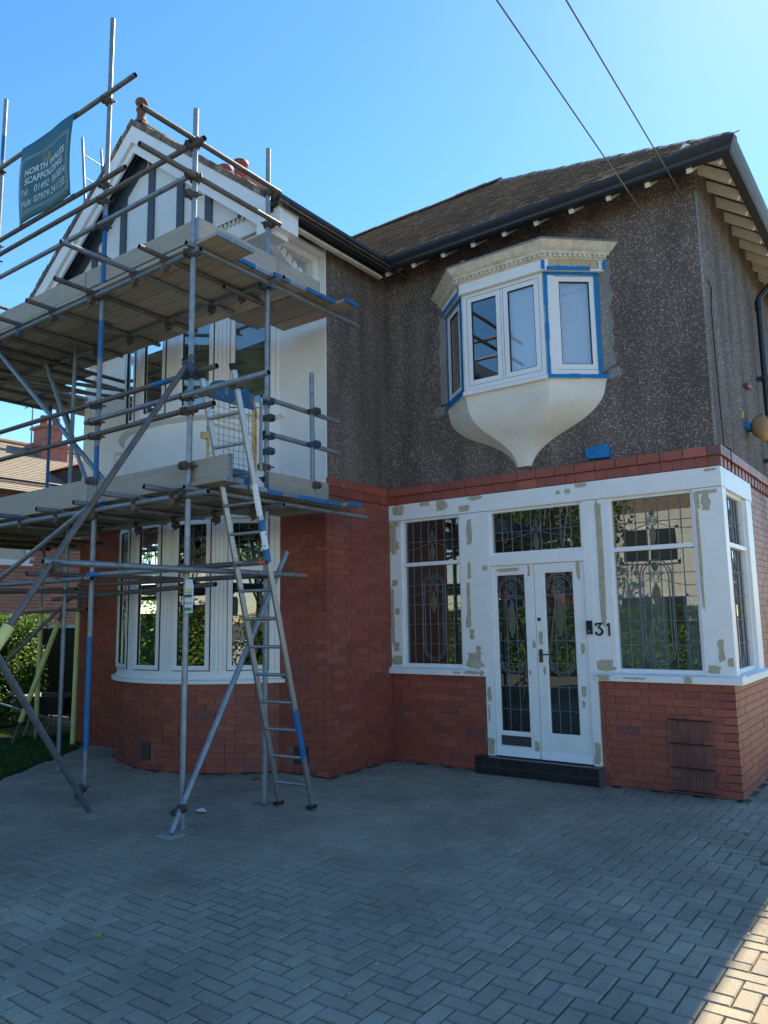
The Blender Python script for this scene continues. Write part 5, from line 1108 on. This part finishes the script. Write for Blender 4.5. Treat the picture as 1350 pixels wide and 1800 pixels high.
wn = MB().box(NXw - .04, NXw + .02, -.32, 1.38, 3.06, 3.13).box(NXw - .04, NXw + .02, -.32, -.25, 3.13, 4.25).box(NXw - .04, NXw + .02, 1.31, 1.38, 3.13, 4.25).box(NXw - .04, NXw + .02, .50, .57, 3.13, 4.25).box(NXw - .04, NXw + .06, -.38, 1.44, 3.0, 3.055).obj('window', 'upvc', nb)
MB().box(NXw - .02, NXw - .015, -.25, .50, 3.13, 4.25).obj('pane', 'glass', wn); MB().box(NXw - .02, NXw - .015, .57, 1.31, 3.13, 4.25).obj('pane', 'glass', wn); MB().box(NXw - .1, NXw - .08, -.25, 1.31, 3.13, 4.25).obj('curtain', 'blind_white', wn)
EX, EZn, RX, RZ = -14.6, 4.6, -18.6, 6.6
rf = MB().add([(EX, -6.3, EZn), (EX, 12, EZn), (RX, 12, RZ), (RX, -6.3, RZ)], [(0, 1, 2, 3)]).add([(RX, -6.3, RZ), (RX, 12, RZ), (-22.5, 12, EZn), (-22.5, -6.3, EZn)], [(0, 1, 2, 3)]).obj('roof', 'neighbour_tile', nb)
dvn = Vector((RX - EX, 0, RZ - EZn)); Lr = dvn.length; dvn.normalize(); nvn = Vector((-dvn.z, 0, dvn.x)) * -1
rest = MB()
for j in range(int(Lr / .15)):
    for i in range(0, 44):
        c = Vector((EX, -4 + i * .27 + (.135 if j % 2 else 0), EZn)) + dvn * (j * .15)
        rest.obox(c + nvn * .022 + dvn * .07, (0, .132, 0), (dvn - nvn * .09).normalized() * .10, nvn * .012)
rest.obj('roof_tiles', 'neighbour_tile', rf, kind='stuff')
ridge = MB(); ridge.rod((RX, -6.3, RZ), (RX, 12, RZ), .12, 8); ridge.obj('ridge_tiles', 'terracotta', rf)
cst = MB(); cst.box(-18.3, -17.5, 2.95, 3.70, 5.2, 6.6).box(-18.34, -17.46, 2.91, 3.74, 6.45, 6.55).box(-18.2, -17.6, 3.08, 3.58, 6.6, 7.0).box(-18.28, -17.52, 3.0, 3.66, 7.0, 7.07).obj('chimney', 'neighbour_brick', nb)
for y in (3.15, 3.5): MB().rod((-17.8, y, 7.05), (-17.8, y, 7.35), .11, 10, r2=.11).obj('chimney_pot', 'red_pot', nb)
MB().rod((-17.9, 2.86, 6.3), (-17.9, 2.86, 7.7), .02, 6).rod((-18.3, 2.86, 7.6), (-17.5, 2.7, 7.6), .02, 5).obj('aerial', 'galv', nb)
dm = MB().box(-16.6, -14.9, 2.6, 4.0, 4.5, 5.5).obj('dormer', 'soffit_dark', nb)
MB().prism([(-14.75, 2.45, 5.5), (-14.75, 4.15, 5.5), (-14.75, 3.3, 5.85)], (-2.2, 0, 0)).obj('dormer_roof', 'red_pot', nb)
dwm = MB().box(-14.9, -14.86, 2.85, 2.93, 4.6, 5.45).box(-14.9, -14.86, 3.6, 3.68, 4.6, 5.45).box(-14.9, -14.86, 2.93, 3.6, 5.37, 5.45).box(-14.9, -14.86, 2.93, 3.6, 4.6, 4.68).obj('window', 'upvc', nb); MB().box(-14.895, -14.885, 2.93, 3.6, 4.68, 5.37).obj('pane', 'glass', dwm)

# ================================================================= BEHIND THE CAMERA (seen in the window glass, throws sunlight back)
MB().box(-60, 60, -22, -15.6, -.055, -.02).obj('road', 'asphalt', kind='structure')
hedge('hedge', 'long clipped hedge across the drive reflected in the bow window', -14, -1.2, -14.4, -13.2, 1.9, 20000, .07, back=True)
hedge('hedge', 'hedge on the far side of the gateway reflected in the porch glass', 4.9, 14, -14.4, -13.2, 1.8, 6000, .06, back=True)
def tree(label, x, y, h, r, n_, seed):
    random.seed(seed); t = thing('tree', label, 'tree', (x, y, 0), 'garden trees across the road')
    tk = MB(); tk.rod((x, y, 0), (x + .1, y, h * .45), .16, 10, r2=.1); cl = []
    for i in range(9):
        a = i * 2.4; e = Vector((x + math.cos(a) * r * random.uniform(.3, .75), y + math.sin(a) * r * random.uniform(.3, .75), h * random.uniform(.5, .92))); tk.rod((x + .1, y, h * random.uniform(.3, .45)), e, .05, 6, r2=.02); cl.append((e, r * random.uniform(.3, .5)))
    tk.obj('trunk', 'bark', t); mb = MB()
    def f():
        c, rr = random.choice(cl); d_ = Vector((random.gauss(0, 1), random.gauss(0, 1), random.gauss(0, 1))).normalized(); return c + d_ * rr * random.uniform(.5, 1.1), d_
    foliage(mb, f, n_, .11); mb.obj('crown', ['leaf_a', 'leaf_b', 'leaf_c'], t)
tree('leafy tree over the road left of the drive gateway', -9, -17.5, 6.5, 2.4, 3500, 3); tree('tall leafy tree over the road before the opposite house', -13, -19.5, 6.5, 2.0, 3000, 4); tree('leafy tree over the road beyond the far hedge', 10, -19, 7, 2.4, 3000, 5)
tree('leafy garden tree behind the boundary hedge of the lawn', -16, -7, 5.5, 2.2, 3500, 8); tree('leafy garden tree behind the hedge nearest the road', -15.5, -12, 6.5, 2.4, 3500, 9); tree('broad leafy tree over the road at the far end', -20, -20, 8, 3.2, 3500, 6)
random.seed(11)
oh = thing('opposite_house', 'brick house across the road reflected in the porch windows', 'house', (-9, -24, 0))
MB().box(-16, -3.5, -30, -22.5, 0, 5.4).obj('wall', 'neighbour_brick', oh)
MB().prism([(-16.4, -22.1, 5.3), (-16.4, -30.4, 5.3), (-16.4, -26.2, 8.4)], (13.3, 0, 0)).obj('roof', 'tile_a', oh)
MB().box(-9.0, -5.6, -22.5, -21.7, 0, 5.6).obj('bay', 'corbel_render', oh)
for x, y, z, w_, h_ in ((-8.6, -21.7, .9, 2.6, 1.5), (-8.4, -21.7, 3.6, 2.2, 1.4), (-15, -22.5, 1, 2, 1.5), (-12, -22.5, 3.5, 1.3, 1.4), (-15, -22.5, 3.5, 2, 1.4)):
    wn = MB().box(x, x + w_, y, y + .06, z, z + .1).box(x, x + w_, y, y + .06, z + h_ - .1, z + h_).box(x, x + .1, y, y + .06, z, z + h_).box(x + w_ - .1, x + w_, y, y + .06, z, z + h_).box(x + w_ / 2 - .04, x + w_ / 2 + .04, y, y + .06, z, z + h_).obj('window', 'upvc', oh); MB().box(x + .1, x + w_ - .1, y + .01, y + .03, z + .1, z + h_ - .1).obj('pane', 'gutter_black', wn)
MB().box(-11.6, -10.5, -22.5, -22.4, 0, 2.2).obj('door', 'red_clip', oh)
lw = thing('garden_wall', 'low pale garden wall by the road reflected in the corner window', 'wall', (3, -15, 0))
MB().box(-1.2, .2, -14.6, -14.3, 0, .95).box(4.2, 14, -15.3, -15.1, 0, 1.0).obj('wall_body', 'hood_white', lw); MB().box(-1.25, .25, -14.65, -14.25, .95, 1.03).box(4.15, 14, -15.35, -15.05, 1.0, 1.07).obj('coping', 'hood_white', lw)

# ================================================================= SMALL LITTER
lf = []
for i, (x, y) in enumerate(((-4.75, -2.95), (-2.0, -4.1), (-1.1, -3.0), (-3.4, -3.9), (-2.7, -2.6), (-0.3, -2.2), (-1.7, -1.3), (-2.6, -4.6), (-4.9, -4.1))):
    pass
mb = MB()
for _ in range(520):
    x = random.uniform(-7.0, 1.2); y = random.uniform(-5.6, -.3) if random.random() < .6 else random.gauss(-2.9, .5)
    if in_house(x, y): continue
    s_ = random.uniform(.003, .009); a = random.uniform(0, 6.28); mb.add([(x + s_ * math.cos(a + t) * random.uniform(.6, 1.2), y + s_ * math.sin(a + t) * random.uniform(.6, 1.2), .0115) for t in (0, 1.6, 3.1, 4.7)], [(0, 1, 2, 3)], random.choices((0, 1, 2), (3, 1, 5))[0])
mb.obj('litter', ['paper', 'leaf_yellow', 'leaf_dry'], kind='stuff')
mv = MB()
for _ in range(1500):
    if random.random() < .6: x = random.uniform(-3.8, 0); y = -random.random() ** 2 * .22 - .0
    else: a = random.uniform(-54, 54); x, y = bow(a, BR_ + random.random() ** 2 * .25)
    if -2.72 < x < -1.27 and y > -.17: continue
    s_ = random.uniform(.004, .014); a = random.uniform(0, 6.28); mv.add([(x + s_ * math.cos(a + t) * random.uniform(.5, 1.2), y + s_ * math.sin(a + t) * random.uniform(.5, 1.2), .004 + random.random() * .006) for t in (0, 1.6, 3.1, 4.7)], [(0, 1, 2, 3)], random.choices((0, 1), (3, 2))[0])
mv.obj('weeds', ['leaf_c', 'leaf_dry'], kind='stuff')
pp_ = MB().add([(-3.98, -2.98, .012), (-3.88, -3.02, .02), (-3.85, -2.95, .012), (-3.95, -2.92, .03)], [(0, 1, 2, 3)]).obj('paper_scrap', 'paper'); tag(pp_, 'crumpled white paper scrap lying by the scaffold foot', 'litter')
yl = MB().add([(-2.275, -5.09, .010), (-2.245, -5.075, .02), (-2.22, -5.098, .010), (-2.25, -5.11, .014)], [(0, 1, 2, 3)]).obj('fallen_leaf', 'leaf_yellow'); tag(yl, 'small yellow leaf lying on the block paving', 'leaf')
# roof ladder standing behind the gable verge
rl = thing('roof_ladder', 'slim metal roof ladder rising behind the gable verge', 'ladder', (-8.0, -1.6, 6.6))
A0, A1 = Vector((-8.05, -1.75, 7.0)), Vector((-8.32, -1.75, 9.06)); B0, B1 = Vector((-8.15, -1.35, 7.0)), Vector((-8.44, -1.35, 9.12))
MB().rod(A0, A1, .02, 8).obj('stile', 'galv', rl); MB().rod(B0, B1, .02, 8).obj('stile', 'galv', rl)
for i in range(5): MB().rod(A0.lerp(A1, .1 + .19 * i), B0.lerp(B1, .1 + .19 * i), .01, 6).obj('rung', 'galv', rl)
